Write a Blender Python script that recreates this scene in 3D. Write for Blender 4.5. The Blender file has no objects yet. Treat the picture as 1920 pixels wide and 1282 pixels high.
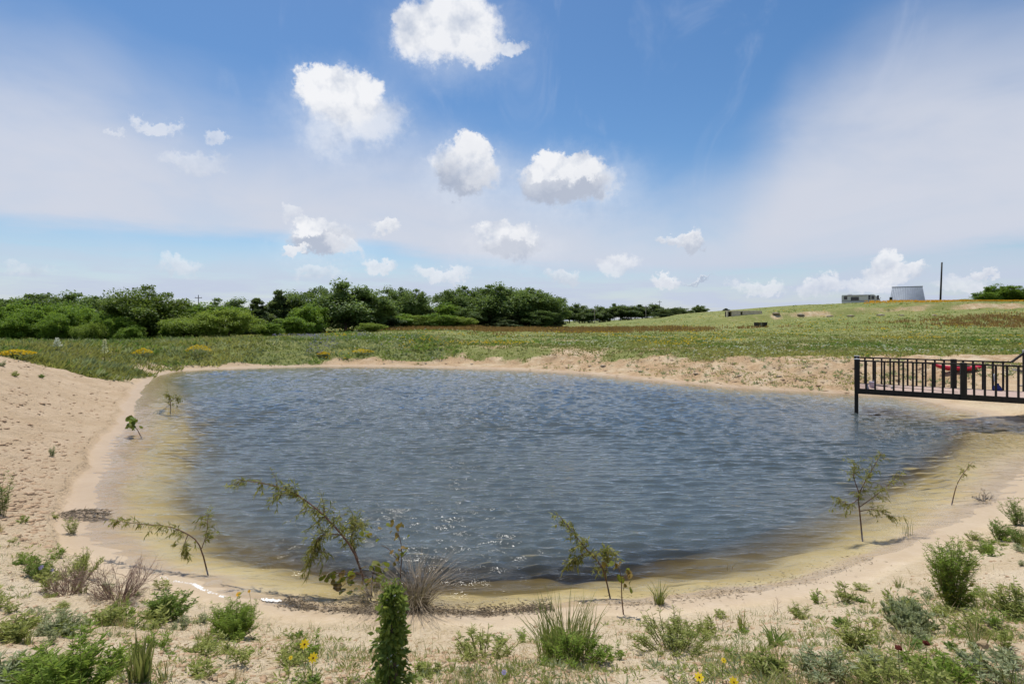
import bpy, math, random
import numpy as np
from mathutils import Vector, Matrix

# ------------------------------------------------------------------ camera, sky, sun, exposure
F, H0, CH = 1000.0, 602.0, 3.0          # focal length in px of a 1920 px frame, horizon row, eye height above the water
scene = bpy.context.scene
C = scene.collection
cam_d = bpy.data.cameras.new('camera'); cam = bpy.data.objects.new('camera', cam_d); C.objects.link(cam)
cam.location = (0, 0, CH); cam.rotation_euler = (math.radians(90), 0, 0)
cam_d.sensor_width = 36; cam_d.lens = 36 * F / 1920; cam_d.shift_y = -(641 - H0) / 1920
cam_d.clip_start = 0.1; cam_d.clip_end = 9000
scene.camera = cam
SUN_AZ, SUN_EL = math.radians(-22), math.radians(68)
sd_ = Vector((math.sin(SUN_AZ) * math.cos(SUN_EL), math.cos(SUN_AZ) * math.cos(SUN_EL), math.sin(SUN_EL)))
sl = bpy.data.lights.new('sun', 'SUN'); sun = bpy.data.objects.new('sun', sl); C.objects.link(sun)
sl.energy = 4.6; sl.angle = math.radians(0.55); sl.color = (1.0, 0.955, 0.88)
sun.rotation_euler = sd_.to_track_quat('Z', 'Y').to_euler(); sun.location = (0, 0, 60)
vs = scene.view_settings
vs.view_transform = 'Standard'; vs.look = 'None'; vs.gamma = 1.0; vs.exposure = 0.0; vs.use_curve_mapping = False
scene.render.engine = 'CYCLES'
scene.cycles.use_denoising = True
scene.cycles.max_bounces = 5; scene.cycles.diffuse_bounces = 3; scene.cycles.use_adaptive_sampling = True; scene.cycles.adaptive_threshold = 0.02; scene.cycles.transparent_max_bounces = 12
scene.cycles.caustics_reflective = False; scene.cycles.caustics_refractive = False
scene.cycles.sample_clamp_indirect = 6.0; scene.cycles.sample_clamp_direct = 12.0

world = bpy.data.worlds.new('World'); scene.world = world; world.use_nodes = True
wt = world.node_tree; wt.nodes.clear()

class NT:
    """small helper to write node graphs as expressions"""
    def __init__(s, tree): s.t = tree
    def n(s, kind, **kw):
        nd = s.t.nodes.new(kind)
        for k, v in kw.items(): setattr(nd, k, v)
        return nd
    def put(s, sock, v):
        if hasattr(v, 'links') or isinstance(v, bpy.types.NodeSocket): s.t.links.new(v, sock)
        elif v is not None: sock.default_value = v
    def m(s, op, a, b=None, c=None, clamp=False):
        nd = s.n('ShaderNodeMath', operation=op, use_clamp=clamp)
        for i, v in enumerate((a, b, c)):
            if v is not None: s.put(nd.inputs[i], v)
        return nd.outputs[0]
    def v(s, op, a, b=None):
        nd = s.n('ShaderNodeVectorMath', operation=op); s.put(nd.inputs[0], a)
        if b is not None: s.put(nd.inputs[1] if op != 'SCALE' else nd.inputs[3], b)
        return nd.outputs[0]
    def xyz(s, x, y, z):
        nd = s.n('ShaderNodeCombineXYZ')
        for i, q in enumerate((x, y, z)): s.put(nd.inputs[i], q)
        return nd.outputs[0]
    def ramp(s, x, a, b, lo=0.0, hi=1.0, smooth=True):
        nd = s.n('ShaderNodeMapRange', interpolation_type='SMOOTHSTEP' if smooth else 'LINEAR', clamp=True)
        s.put(nd.inputs[0], x); s.put(nd.inputs[1], a); s.put(nd.inputs[2], b); s.put(nd.inputs[3], lo); s.put(nd.inputs[4], hi)
        return nd.outputs[0]
    def mix(s, f, a, b):
        nd = s.n('ShaderNodeMix', data_type='RGBA', clamp_factor=True)
        s.put(nd.inputs[0], f)
        for sock, q in ((nd.inputs[6], a), (nd.inputs[7], b)):
            if isinstance(q, (tuple, list)): sock.default_value = (q[0], q[1], q[2], 1)
            else: s.put(sock, q)
        return nd.outputs[2]
    def noise(s, vec, scale, detail=4, rough=0.5, dist=0.0, out=0):
        nd = s.n('ShaderNodeTexNoise'); s.put(nd.inputs['Vector'], vec)
        nd.inputs['Scale'].default_value = scale; nd.inputs['Detail'].default_value = detail
        nd.inputs['Roughness'].default_value = rough; nd.inputs['Distortion'].default_value = dist
        return nd.outputs[out]
    def attr(s, name, out='Fac'):
        return s.n('ShaderNodeAttribute', attribute_name=name).outputs[out]

def build_world():
    g = NT(wt)
    sky = g.n('ShaderNodeTexSky', sky_type='NISHITA', sun_disc=False, sun_elevation=SUN_EL, sun_rotation=SUN_AZ,
              air_density=1.0, dust_density=0.55, ozone_density=1.3, altitude=300)
    d = g.n('ShaderNodeTexCoord').outputs['Generated']
    sep = g.n('ShaderNodeSeparateXYZ'); g.put(sep.inputs[0], d)
    x, y, z = sep.outputs
    az0 = g.m('ARCTAN2', x, y)
    w0 = g.m('DIVIDE', z, g.m('SQRT', g.m('MAXIMUM', g.m('ADD', g.m('MULTIPLY', x, x), g.m('MULTIPLY', y, y)), 1e-5)))
    # cauliflower edges: warp the angles with fractal noise
    wn = g.noise(d, 9.0, 5, 0.62, out=1)
    ws = g.n('ShaderNodeSeparateColor'); g.put(ws.inputs[0], wn)
    az = g.m('ADD', az0, g.m('MULTIPLY', g.m('SUBTRACT', ws.outputs[0], 0.5), 0.085))
    w = g.m('ADD', w0, g.m('MULTIPLY', g.m('SUBTRACT', ws.outputs[1], 0.5), 0.085))
    wn2 = g.noise(d, 48.0, 4, 0.7, out=1)
    ws2 = g.n('ShaderNodeSeparateColor'); g.put(ws2.inputs[0], wn2)
    az = g.m('ADD', az, g.m('MULTIPLY', g.m('SUBTRACT', ws2.outputs[0], 0.5), 0.046))
    w = g.m('ADD', w, g.m('MULTIPLY', g.m('SUBTRACT', ws2.outputs[1], 0.5), 0.046))
    col = sky.outputs[0]
    # the clear sky, a little more saturated
    hs = g.n('ShaderNodeHueSaturation'); hs.inputs['Saturation'].default_value = 1.27; hs.inputs['Value'].default_value = 1.16
    g.put(hs.inputs['Color'], col); col = hs.outputs[0]
    # high veil of thin cloud: between a lower and an upper border that change with azimuth
    def curve(pts):                                  # pts: (px, py)
        rp = g.n('ShaderNodeFloatCurve'); cv = rp.mapping.curves[0]
        P = [(0.5 + 0.5 * math.atan((px - 960) / F) / 1.2, max(0.0, (H0 - py) / F * math.cos(math.atan((px - 960) / F)) / 0.8)) for px, py in pts]
        P = [(0.0, P[0][1])] + P + [(1.0, P[-1][1])]
        while len(cv.points) < len(P): cv.points.new(0.5, 0.5)
        for q, (a, b) in zip(cv.points, P): q.location = (a, min(1, b)); q.handle_type = 'AUTO'
        rp.mapping.update()
        g.put(rp.inputs[1], g.m('MULTIPLY_ADD', az0, 0.5 / 1.2, 0.5, clamp=True))
        return g.m('MULTIPLY', rp.outputs[0], 0.8)
    up = curve([(0, 60), (150, 95), (300, 170), (500, 225), (760, 260), (960, 310), (1150, 350), (1330, 350), (1420, 280), (1530, 150), (1700, 60), (1920, 20)])
    lo = curve([(0, 428), (200, 440), (330, 450), (600, 462), (900, 500), (1200, 520), (1450, 512), (1600, 500), (1760, 485), (1920, 462)])
    st = g.noise(g.v('MULTIPLY', d, (2.2, 2.2, 6.0)), 1.6, 4, 0.55, 0.4)
    st2 = g.noise(g.v('MULTIPLY', d, (3.0, 3.0, 22.0)), 2.0, 4, 0.6, 0.3)
    wob = g.m('MULTIPLY', g.m('SUBTRACT', st, 0.5), 0.10)
    a_up = g.ramp(g.m('ADD', g.m('SUBTRACT', up, w0), wob), -0.10, 0.19)
    a_lo = g.ramp(g.m('ADD', g.m('SUBTRACT', w0, lo), g.m('MULTIPLY', g.m('SUBTRACT', st2, 0.5), 0.035)), -0.006, 0.030)
    dens = g.m('MULTIPLY', g.m('MULTIPLY', a_up, a_lo), g.ramp(st, 0.18, 0.62, 0.74, 0.96))
    VE = (6.6, 6.9, 7.8)
    col = g.mix(dens, col, VE)
    # pale streaks low down and fine wisps above
    a_h = g.m('MULTIPLY', g.ramp(w0, 0.155, 0.05), g.ramp(st2, 0.30, 0.60, 0.55, 0.97))
    col = g.mix(a_h, col, (5.6, 6.25, 7.7))
    wis = g.noise(g.v('MULTIPLY', d, (3.2, 1.4, 1.6)), 2.1, 5, 0.62, 0.9)
    col = g.mix(g.m('MULTIPLY', g.ramp(wis, 0.52, 0.85), 0.30), col, (6.6, 7.1, 8.4))
    # heaped clouds: (px, py, rx, ry, opacity, grey of the base, softness)
    lit = g.noise(d, 16.0, 4, 0.6)
    lit2 = g.noise(g.v('ADD', d, (sd_.x * 0.022, sd_.y * 0.0, 0.026)), 16.0, 4, 0.6)
    relief = g.m('MULTIPLY', g.m('SUBTRACT', lit, lit2), 3.6)
    B = [(850, 75, 150, 100, .30, .0, 1.7), (650, 215, 150, 110, .34, .0, 1.7), (870, 325, 110, 80, .36, .0, 1.6), (1075, 345, 150, 75, .36, .0, 1.6), (600, 465, 110, 50, .3, .0, 1.6), (960, 465, 110, 50, .3, .0, 1.6),
         (300, 236, 46, 14, .55, .1, .7), (398, 258, 26, 14, .5, .1, .7), (370, 302, 62, 22, .42, .2, .8), (225, 248, 26, 8, .4, .1, .8),
         (340, 502, 46, 20, .5, .25, .8), (70, 520, 60, 14, .35, .25, .9),
         (790, 75, 62, 42, .75, .0, .8), (855, 50, 104, 62, .97, .06, .5), (775, 50, 40, 52, .9, .05, .6), (900, 92, 46, 42, .93, .10, .6), (955, 90, 34, 14, .7, .0, .8),
         (690, 225, 84, 50, .62, .05, 1.0), (640, 175, 84, 58, .95, .10, .55), (603, 150, 48, 40, .98, .0, .45), (665, 165, 60, 36, .9, .0, .5), (620, 240, 70, 60, .4, .0, 1.2),
         (838, 305, 44, 30, .7, .1, .8), (872, 325, 58, 48, .97, .85, .4), (882, 285, 46, 38, .99, .15, .35), (900, 330, 40, 34, .7, .3, .7),
         (1110, 338, 62, 36, .7, .3, .8), (1055, 334, 92, 50, .98, .80, .38), (1035, 308, 50, 28, .98, .05, .4), (1090, 312, 52, 30, .95, .1, .45),
         (550, 398, 20, 14, .5, .1, .8), (600, 452, 66, 38, .95, .80, .42), (585, 430, 42, 24, .97, .0, .4), (548, 472, 28, 11, .85, .15, .5), (640, 468, 40, 18, .7, .3, .7),
         (720, 432, 34, 14, .88, .3, .5), (958, 462, 66, 34, .88, .60, .55), (930, 434, 34, 24, .92, .05, .5), (985, 445, 34, 24, .85, .1, .5),
         (1270, 448, 46, 12, .8, .5, .6), (1302, 455, 26, 20, .88, .7, .5),
         (705, 498, 44, 16, .7, .2, .6), (832, 510, 52, 14, .65, .2, .6), (590, 520, 56, 14, .45, .2, .8), (1060, 522, 34, 17, .6, .5, .6),
         (1162, 494, 36, 22, .65, .2, .6), (1238, 522, 26, 14, .8, .3, .5), (1300, 521, 40, 4, .6, 1.0, .7), (1420, 534, 52, 15, .6, .2, .7), (1540, 534, 58, 20, .7, .2, .6),
         (1690, 505, 64, 24, .8, .25, .55), (1682, 480, 30, 30, .85, .1, .5), (1728, 498, 24, 15, .8, .1, .5), (1640, 528, 54, 18, .6, .2, .7),
         (1858, 512, 28, 13, .85, .3, .5), (1810, 534, 46, 18, .6, .2, .7)]
    vec = g.xyz(az, w, relief)
    tops = g.mix(g.m('MULTIPLY_ADD', relief, -0.95, 0.10, clamp=True), (9.2, 9.3, 9.6), (5.4, 6.0, 7.2))
    for (px, py, rx, ry, op, gr, so) in B:
        a0 = math.atan((px - 960) / F); ca = math.cos(a0)
        w_0 = (H0 - py) / F * ca; ra = rx / F * ca * ca; rw = ry / F * ca
        ma = g.n('ShaderNodeVectorMath', operation='MULTIPLY_ADD'); g.put(ma.inputs[0], vec); ma.inputs[1].default_value = (1 / ra, 1 / rw, 0); ma.inputs[2].default_value = (-a0 / ra, -w_0 / rw, 0)
        ln = g.n('ShaderNodeVectorMath', operation='LENGTH'); g.put(ln.inputs[0], ma.outputs[0])
        al = g.ramp(ln.outputs['Value'], 1.0 + 0.18 * so, 1.0 - 0.55 * so - 0.03, 0.0, op)
        dp = g.n('ShaderNodeVectorMath', operation='DOT_PRODUCT'); g.put(dp.inputs[0], vec); dp.inputs[1].default_value = (0, 1 / rw, -0.5)
        sh = g.ramp(dp.outputs['Value'], 0.75 + w_0 / rw, -0.45 + w_0 / rw, 0.0, gr, False)
        col = g.mix(al, col, g.mix(sh, tops, (3.7, 4.3, 5.6)) if gr > .04 else tops)
    # the same kind of heaped cloud goes on all round, outside the part in view
    gen = g.noise(g.v('MULTIPLY', d, (1.0, 1.0, 1.8)), 3.4, 4, 0.55)
    out_f = g.m('MAXIMUM', g.ramp(g.m('ABSOLUTE', az0), 0.80, 1.0), g.ramp(w0, 0.62, 0.8))
    al = g.m('MULTIPLY', g.m('MULTIPLY', g.ramp(gen, 0.55, 0.66), out_f), g.ramp(z, 0.0, 0.08, 0, 0.9))
    col = g.mix(al, col, g.mix(g.m('MULTIPLY', relief, -0.5, clamp=True), (8.6, 8.8, 9.2), (5.0, 5.6, 6.8)))
    bg = g.n('ShaderNodeBackground'); bg.inputs['Strength'].default_value = 0.098
    g.put(bg.inputs['Color'], col)
    o = g.n('ShaderNodeOutputWorld'); wt.links.new(bg.outputs[0], o.inputs[0])
    world.cycles.sampling_method = 'MANUAL'; world.cycles.sample_map_resolution = 512
build_world()

# ------------------------------------------------------------------ helpers
def tag(o, label=None, cat=None, group=None, kind=None):
    for k, v in (('label', label), ('category', cat), ('group', group), ('kind', kind)):
        if v: o[k] = v
    return o
def empty(name, loc=(0, 0, 0), rz=0.0):
    o = bpy.data.objects.new(name, None); C.objects.link(o); o.location = loc; o.rotation_euler = (0, 0, rz)
    o.empty_display_size = 0.2
    return o
def mesh_np(name, V, Fq, attrs=None, smooth=False):
    """V (n,3); Fq: list of (m,k) index arrays"""
    me = bpy.data.meshes.new(name)
    V = np.asarray(V, np.float32)
    me.vertices.add(len(V)); me.vertices.foreach_set('co', V.ravel())
    Fq = [np.asarray(f, np.int32) for f in Fq if len(f)]
    nl = sum(f.size for f in Fq); npoly = sum(len(f) for f in Fq)
    me.loops.add(nl); me.polygons.add(npoly)
    me.loops.foreach_set('vertex_index', np.concatenate([f.ravel() for f in Fq]))
    tot = np.concatenate([np.full(len(f), f.shape[1], np.int32) for f in Fq])
    st = np.zeros(npoly, np.int32); st[1:] = np.cumsum(tot)[:-1]
    me.polygons.foreach_set('loop_start', st)
    if smooth: me.polygons.foreach_set('use_smooth', np.ones(npoly, bool))
    for k, a in (attrs or {}).items():
        at = me.attributes.new(k, 'FLOAT', 'POINT'); at.data.foreach_set('value', np.asarray(a, np.float32))
    me.update(calc_edges=True); me.validate()
    return me
def link(name, me, mat=None, parent=None, loc=None, rz=None):
    o = bpy.data.objects.new(name, me); C.objects.link(o)
    if mat is not None and not me.materials: me.materials.append(mat)
    if parent is not None: o.parent = parent
    if loc is not None: o.location = loc
    if rz is not None: o.rotation_euler = (0, 0, rz)
    return o
def copy_tree(o, parent=None):
    c = o.copy(); C.objects.link(c); c.parent = parent
    for ch in [k for k in KIDS.get(o.name, [])]: copy_tree(ch, c)
    return c
KIDS = {}

def _hash(xi, yi, seed):
    h = (xi.astype(np.int64) * 374761393 + yi.astype(np.int64) * 668265263 + seed * 974634773) & 0xFFFFFFFF
    h = ((h ^ (h >> 13)) * 1274126177) & 0xFFFFFFFF
    h = h ^ (h >> 16)
    return (h & 0xFFFFFF) / float(0xFFFFFF)
def vnoise(x, y, seed=0):
    x = np.asarray(x, float); y = np.asarray(y, float)
    xi = np.floor(x); yi = np.floor(y); fx = x - xi; fy = y - yi
    fx = fx * fx * fx * (fx * (fx * 6 - 15) + 10); fy = fy * fy * fy * (fy * (fy * 6 - 15) + 10)
    a = _hash(xi, yi, seed); b = _hash(xi + 1, yi, seed); c = _hash(xi, yi + 1, seed); d = _hash(xi + 1, yi + 1, seed)
    return (a * (1 - fx) + b * fx) * (1 - fy) + (c * (1 - fx) + d * fx) * fy - 0.5
def fbm(x, y, oct=4, seed=0, gain=0.5):
    s = 0; a = 1.0
    for i in range(oct):
        s = s + a * vnoise(np.asarray(x) * 2 ** i + 17.3 * i, np.asarray(y) * 2 ** i - 9.1 * i, seed + i); a *= gain
    return s
def S(a, b, x):
    t = np.clip((np.asarray(x, float) - a) / (b - a), 0, 1); return t * t * (3 - 2 * t)

# ------------------------------------------------------------------ the lie of the land
def wpt(px, py, z=0.0):
    d = (CH - z) * F / (py - H0); return ((px - 960) / F * d, d)
SH = [(169, 983), (176, 914), (205, 860), (235, 800), (258, 745), (275, 718), (300, 703), (340, 695), (420, 691), (520, 688), (640, 686), (800, 688),
      (960, 692), (1100, 700), (1250, 715), (1400, 727), (1500, 733), (1600, 738), (1680, 742), (1736, 750), (1784, 763), (1837, 771), (1872, 783), (1920, 793),
      (2000, 803), (2050, 820), (2010, 850), (1914, 874), (1886, 933), (1838, 957), (1783, 988), (1745, 1009), (1645, 1047), (1520, 1088), (1403, 1109),
      (1335, 1120), (1227, 1135), (1142, 1134), (1041, 1140), (973, 1147), (900, 1150), (782, 1147), (710, 1151), (578, 1143), (525, 1129), (423, 1118),
      (360, 1097), (298, 1084), (238, 1058), (194, 1030)]
def shore_poly():
    P = [np.array(wpt(*p)) for p in SH]; n = len(P); out = []
    for i in range(n):
        p0, p1, p2, p3 = P[i - 1], P[i], P[(i + 1) % n], P[(i + 2) % n]
        k = 2 if np.linalg.norm(p2 - p1) < 3 else 4
        for t in np.arange(k) / k:
            out.append(0.5 * ((2 * p1) + (-p0 + p2) * t + (2 * p0 - 5 * p1 + 4 * p2 - p3) * t * t + (-p0 + 3 * p1 - 3 * p2 + p3) * t ** 3))
    return np.array(out)
SHP = shore_poly()
def shore_sd(x, y):
    x = np.asarray(x, float); y = np.asarray(y, float)
    best = np.full(x.shape, 1e18); ins = np.zeros(x.shape, bool)
    A = SHP; Bp = np.roll(SHP, -1, 0)
    for (ax, ay), (bx, by) in zip(A, Bp):
        ex, ey = bx - ax, by - ay; L = ex * ex + ey * ey
        t = np.clip(((x - ax) * ex + (y - ay) * ey) / L, 0, 1)
        dd = (x - ax - t * ex) ** 2 + (y - ay - t * ey) ** 2
        best = np.minimum(best, dd)
        if ay != by:
            ins ^= ((ay > y) != (by > y)) & (x < (bx - ax) * (y - ay) / (by - ay) + ax)
    d = np.sqrt(best)
    return np.where(ins, -d, d)
def height(x, y, full=False):
    x = np.asarray(x, float); y = np.asarray(y, float)
    sd0 = shore_sd(x, y)
    near = S(34, 8, y)
    sd = sd0 + 0.16 * fbm(x * 0.8, y * 0.8, 3, 5) + 0.05 * vnoise(x * 4, y * 4, 9)
    wN = S(10, 5, y); wL = S(-3, -8, x) * (1 - wN)
    B = 1.15 + (1.5 - 1.15) * wL; B = B + (1.36 - B) * wN
    W = 5.0 + 1.2 * wL; W = W + (3.5 - W) * wN
    so = np.clip(sd, 0, None)
    bank = B * S(0, 1, so / W) * 0.65 + B * 0.35 * np.clip(so / W, 0, 1)
    # erosion ledge along the left beach
    led = 0.12 * S(0.0, 0.04, sd - 0.42 - 0.22 * fbm(x * 1.1, y * 1.1, 3, 21)) * S(-2, -5, x) * S(30, 22, y) * S(4, 6.5, y)
    zo = bank + led
    zo = zo + 0.42 * np.exp(-(((x + 16) / 7.0) ** 2 + ((y - 17) / 5.0) ** 2)) * S(0.5, 4, so)
    far = S(4, 12, so)
    slope = 0.0078 * np.clip(y - 35, 0, 115) * S(-40, -12, x) - 0.25 * S(-14, -34, x) * S(34, 48, y)
    hill = 4.9 * S(12, 100, x) * S(22, 142, y) * (1 - 0.75 * S(165, 420, y))
    zo = zo + (slope + hill) * far
    zo = zo + 0.18 * fbm(x / 9, y / 9, 3, 31) * S(1.5, 6, so) * S(3, 14, y)
    # terrace on the slope
    led2 = S(0.0, 1.6, y - 104 - 3 * fbm(x / 15, 0 * x, 2, 3)) * S(30, 48, x) * (1 - S(150, 190, y))
    zo = zo + 1.1 * led2
    # lumps
    lump = (0.05 * fbm(x * 1.3, y * 1.3, 4, 41) + 0.034 * fbm(x * 6, y * 6, 3, 44, 0.6) * (0.35 + 0.65 * S(0.5, 1.6, so))) * S(0.1, 0.9, so)
    zo = zo + lump * (0.45 + 0.55 * near) * (1 + 0.2 * wL)
    zo = zo + 0.020 * wL * vnoise((y - .35 * x) * 3.2, (x + .35 * y) * .35, 48) * S(.8, 2, so) * near
    zo = zo + (0.20 * fbm(x * 1.2, y * 1.2, 4, 60) * S(17, 24, y) * S(42, 34, y)) * S(0.3, 1.2, so)
    # bed: a shallow shelf, then a steep drop
    si = np.clip(-sd, 0, None)
    sw = 0.85 + 0.45 * S(-4, -9, x) + 0.65 * S(4, 8, x) * S(14, 9, y) + 0.35 * fbm(x * 0.7, y * 0.7, 3, 77)
    sw = sw * (1 - 0.45 * S(24, 30, y)) + 1.1 * S(9.0, 12.5, x) * S(18.5, 15, y)
    bed = -(0.05 + 0.17 * S(0, 1, si / np.maximum(sw, .3))) * np.clip(si / 0.35, 0, 1) - np.minimum(0.23 * (np.sqrt((si - sw) ** 2 + 0.01) + (si - sw)), 1.5) - 0.5 * S(4, 9, si) + 0.012 * fbm(x * 3, y * 3, 3, 88) * S(0.2, .6, si)
    z = np.where(sd > 0, zo, bed)
    if full: return z, sd0, sd
    return z
def hz(x, y): return float(height(np.array([x]), np.array([y]))[0])
def ground_at(px, py):
    """where the line of sight through a pixel meets the land"""
    ds = np.concatenate([np.arange(1.8, 12, 0.02), np.arange(12, 60, 0.1), np.arange(60, 260, 0.4)])
    tx = (px - 960) / F; tz = -(py - H0) / F
    zz = height(tx * ds, ds); k = np.nonzero(CH + tz * ds < np.maximum(zz, -9))[0]
    i = k[0] if len(k) else len(ds) - 1
    return Vector((tx * ds[i], ds[i], float(zz[i])))
def at_water(px, py):
    X, Y = wpt(px, py, 0.0); return Vector((X, Y, hz(X, Y)))

# ------------------------------------------------------------------ materials
def new_mat(name):
    m = bpy.data.materials.new(name); m.use_nodes = True; m.node_tree.nodes.clear()
    g = NT(m.node_tree); out = g.n('ShaderNodeOutputMaterial'); return m, g, out
def principled(g, out, col, rough=0.7, spec=0.3, normal=None, metal=0.0):
    p = g.n('ShaderNodeBsdfPrincipled')
    if isinstance(col, (tuple, list)): p.inputs['Base Color'].default_value = (*col[:3], 1)
    else: g.put(p.inputs['Base Color'], col)
    g.put(p.inputs['Roughness'], rough); p.inputs['Specular IOR Level'].default_value = spec; p.inputs['Metallic'].default_value = metal
    if normal is not None: g.put(p.inputs['Normal'], normal)
    g.t.links.new(p.outputs[0], out.inputs[0]); return p
def bump(g, h, strength, dist, normal=None):
    b = g.n('ShaderNodeBump'); g.put(b.inputs['Height'], h); b.inputs['Strength'].default_value = strength; b.inputs['Distance'].default_value = dist
    if normal is not None: g.put(b.inputs['Normal'], normal)
    return b.outputs[0]
def mat_solid(name, c1, c2=None, rough=0.6, scale=6.0, spec=0.3, stretch=(1, 1, 1), bmp=0.15, metal=0.0, bd=0.01):
    m, g, out = new_mat(name)
    co = g.n('ShaderNodeTexCoord').outputs['Object']
    nz = g.noise(g.v('MULTIPLY', co, stretch), scale, 6, 0.6)
    col = g.mix(g.ramp(nz, 0.3, 0.7), c1, c2 or tuple(0.75 * q for q in c1))
    principled(g, out, col, rough, spec, bump(g, nz, bmp, bd), metal); return m
def mat_leaf(name, c1, c2, trans=0.35, rough=0.55, spec=0.25, rnd=0.25):
    """colour runs from c1 to c2 by the attribute var of each leaf; each object differs a little"""
    m, g, out = new_mat(name)
    oi = g.n('ShaderNodeObjectInfo').outputs['Random']
    f = g.m('ADD', g.attr('var'), g.m('MULTIPLY', g.m('SUBTRACT', oi, 0.5), rnd), clamp=True)
    col = g.mix(f, c1, c2)
    p = g.n('ShaderNodeBsdfPrincipled'); g.put(p.inputs['Base Color'], col)
    p.inputs['Roughness'].default_value = rough; p.inputs['Specular IOR Level'].default_value = spec
    t = g.n('ShaderNodeBsdfTranslucent'); g.put(t.inputs[0], g.mix(0.35, col, (0.22, 0.26, 0.03)))
    mx = g.n('ShaderNodeMixShader'); mx.inputs[0].default_value = trans
    m.node_tree.links.new(p.outputs[0], mx.inputs[1]); m.node_tree.links.new(t.outputs[0], mx.inputs[2]); m.node_tree.links.new(mx.outputs[0], out.inputs[0])
    return m

def mat_ground():
    m, g, out = new_mat('sandy_ground')
    co = g.n('ShaderNodeTexCoord').outputs['Object']
    gr = g.attr('grass'); wet = g.attr('wet'); mound = g.attr('mound'); dep = g.attr('depth'); red = g.attr('red')
    n1 = g.noise(co, 1.1, 6, 0.62); n2 = g.noise(co, 9.0, 6, 0.65); n3 = g.noise(co, 55.0, 4, 0.7); n4 = g.noise(co, 0.16, 5, 0.6)
    vo = g.n('ShaderNodeTexVoronoi'); g.put(vo.inputs['Vector'], co); vo.inputs['Scale'].default_value = 22; vo.inputs['Randomness'].default_value = 1
    sand = g.mix(g.ramp(n1, 0.32, 0.68), (0.605, 0.495, 0.335), (0.515, 0.395, 0.245))
    sand = g.mix(g.m('MULTIPLY', g.ramp(n2, 0.45, 0.72), 0.5), sand, (0.70, 0.575, 0.43))
    sand = g.mix(g.m('MULTIPLY', g.ramp(n3, 0.52, 0.75), 0.35), sand, (0.33, 0.22, 0.125))
    md = g.mix(g.ramp(n1, 0.3, 0.7), (0.50, 0.375, 0.25), (0.42, 0.305, 0.19))
    md = g.mix(g.m('MULTIPLY', g.ramp(n2, 0.5, 0.7), 0.45), md, (0.33, 0.215, 0.125))
    sand = g.mix(g.m('MULTIPLY', g.ramp(n4, 0.48, 0.62), 0.45), sand, (0.70, 0.60, 0.46))
    sand = g.mix(g.m('MULTIPLY', mound, 0.85), sand, md)
    redc = g.mix(g.ramp(n2, 0.35, 0.65), (0.50, 0.35, 0.205), (0.35, 0.23, 0.125))
    sand = g.mix(g.m('MULTIPLY', red, g.ramp(n1, 0.30, 0.62, 0.25, 1.0)), sand, redc)
    n5 = g.noise(co, 0.045, 5, 0.65)
    grass = g.mix(g.ramp(g.m('MULTIPLY_ADD', n5, 0.6, g.m('MULTIPLY', n4, 0.5)), 0.42, 0.66), (0.150, 0.185, 0.042), (0.235, 0.240, 0.075))
    grass = g.mix(g.ramp(n2, 0.40, 0.75, 0.0, 0.6), grass, (0.115, 0.14, 0.032))
    grass = g.mix(g.m('MULTIPLY', g.ramp(n1, 0.52, 0.75), 0.7), grass, (0.37, 0.31, 0.16))
    gf = g.ramp(g.m('ADD', gr, g.m('MULTIPLY', g.m('SUBTRACT', n2, 0.5), 0.9)), 0.36, 0.64)
    col = g.mix(gf, sand, grass)
    col = g.mix(g.m('MULTIPLY', wet, 0.55), col, (0.36, 0.265, 0.175))
    # algae and silt on the bed of the pond
    alg = g.mix(g.ramp(n1, 0.35, 0.65), (0.65, 0.56, 0.325), (0.53, 0.44, 0.23))
    col = g.mix(g.ramp(dep, 0.07, 0.20, 0.0, 0.85), col, alg)
    col = g.mix(g.ramp(dep, 0.9, 2.0, 0.0, 1.0), col, (0.18, 0.17, 0.10))
    hgt = g.m('ADD', g.m('MULTIPLY', n2, 1.0), g.m('ADD', g.m('MULTIPLY', n3, 0.28), g.m('MULTIPLY', vo.outputs[0], -0.30)))
    dry = g.m('SUBTRACT', 1.0, g.m('MAXIMUM', wet, g.ramp(dep, 0, 0.05)))
    b = g.n('ShaderNodeBump'); g.put(b.inputs['Height'], hgt); g.put(b.inputs['Strength'], g.m('MULTIPLY_ADD', dry, 0.85, 0.10)); b.inputs['Distance'].default_value = 0.075
    p = principled(g, out, col, g.m('MULTIPLY_ADD', wet, -0.45, 0.92), 0.25, b.outputs[0])
    return m
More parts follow.
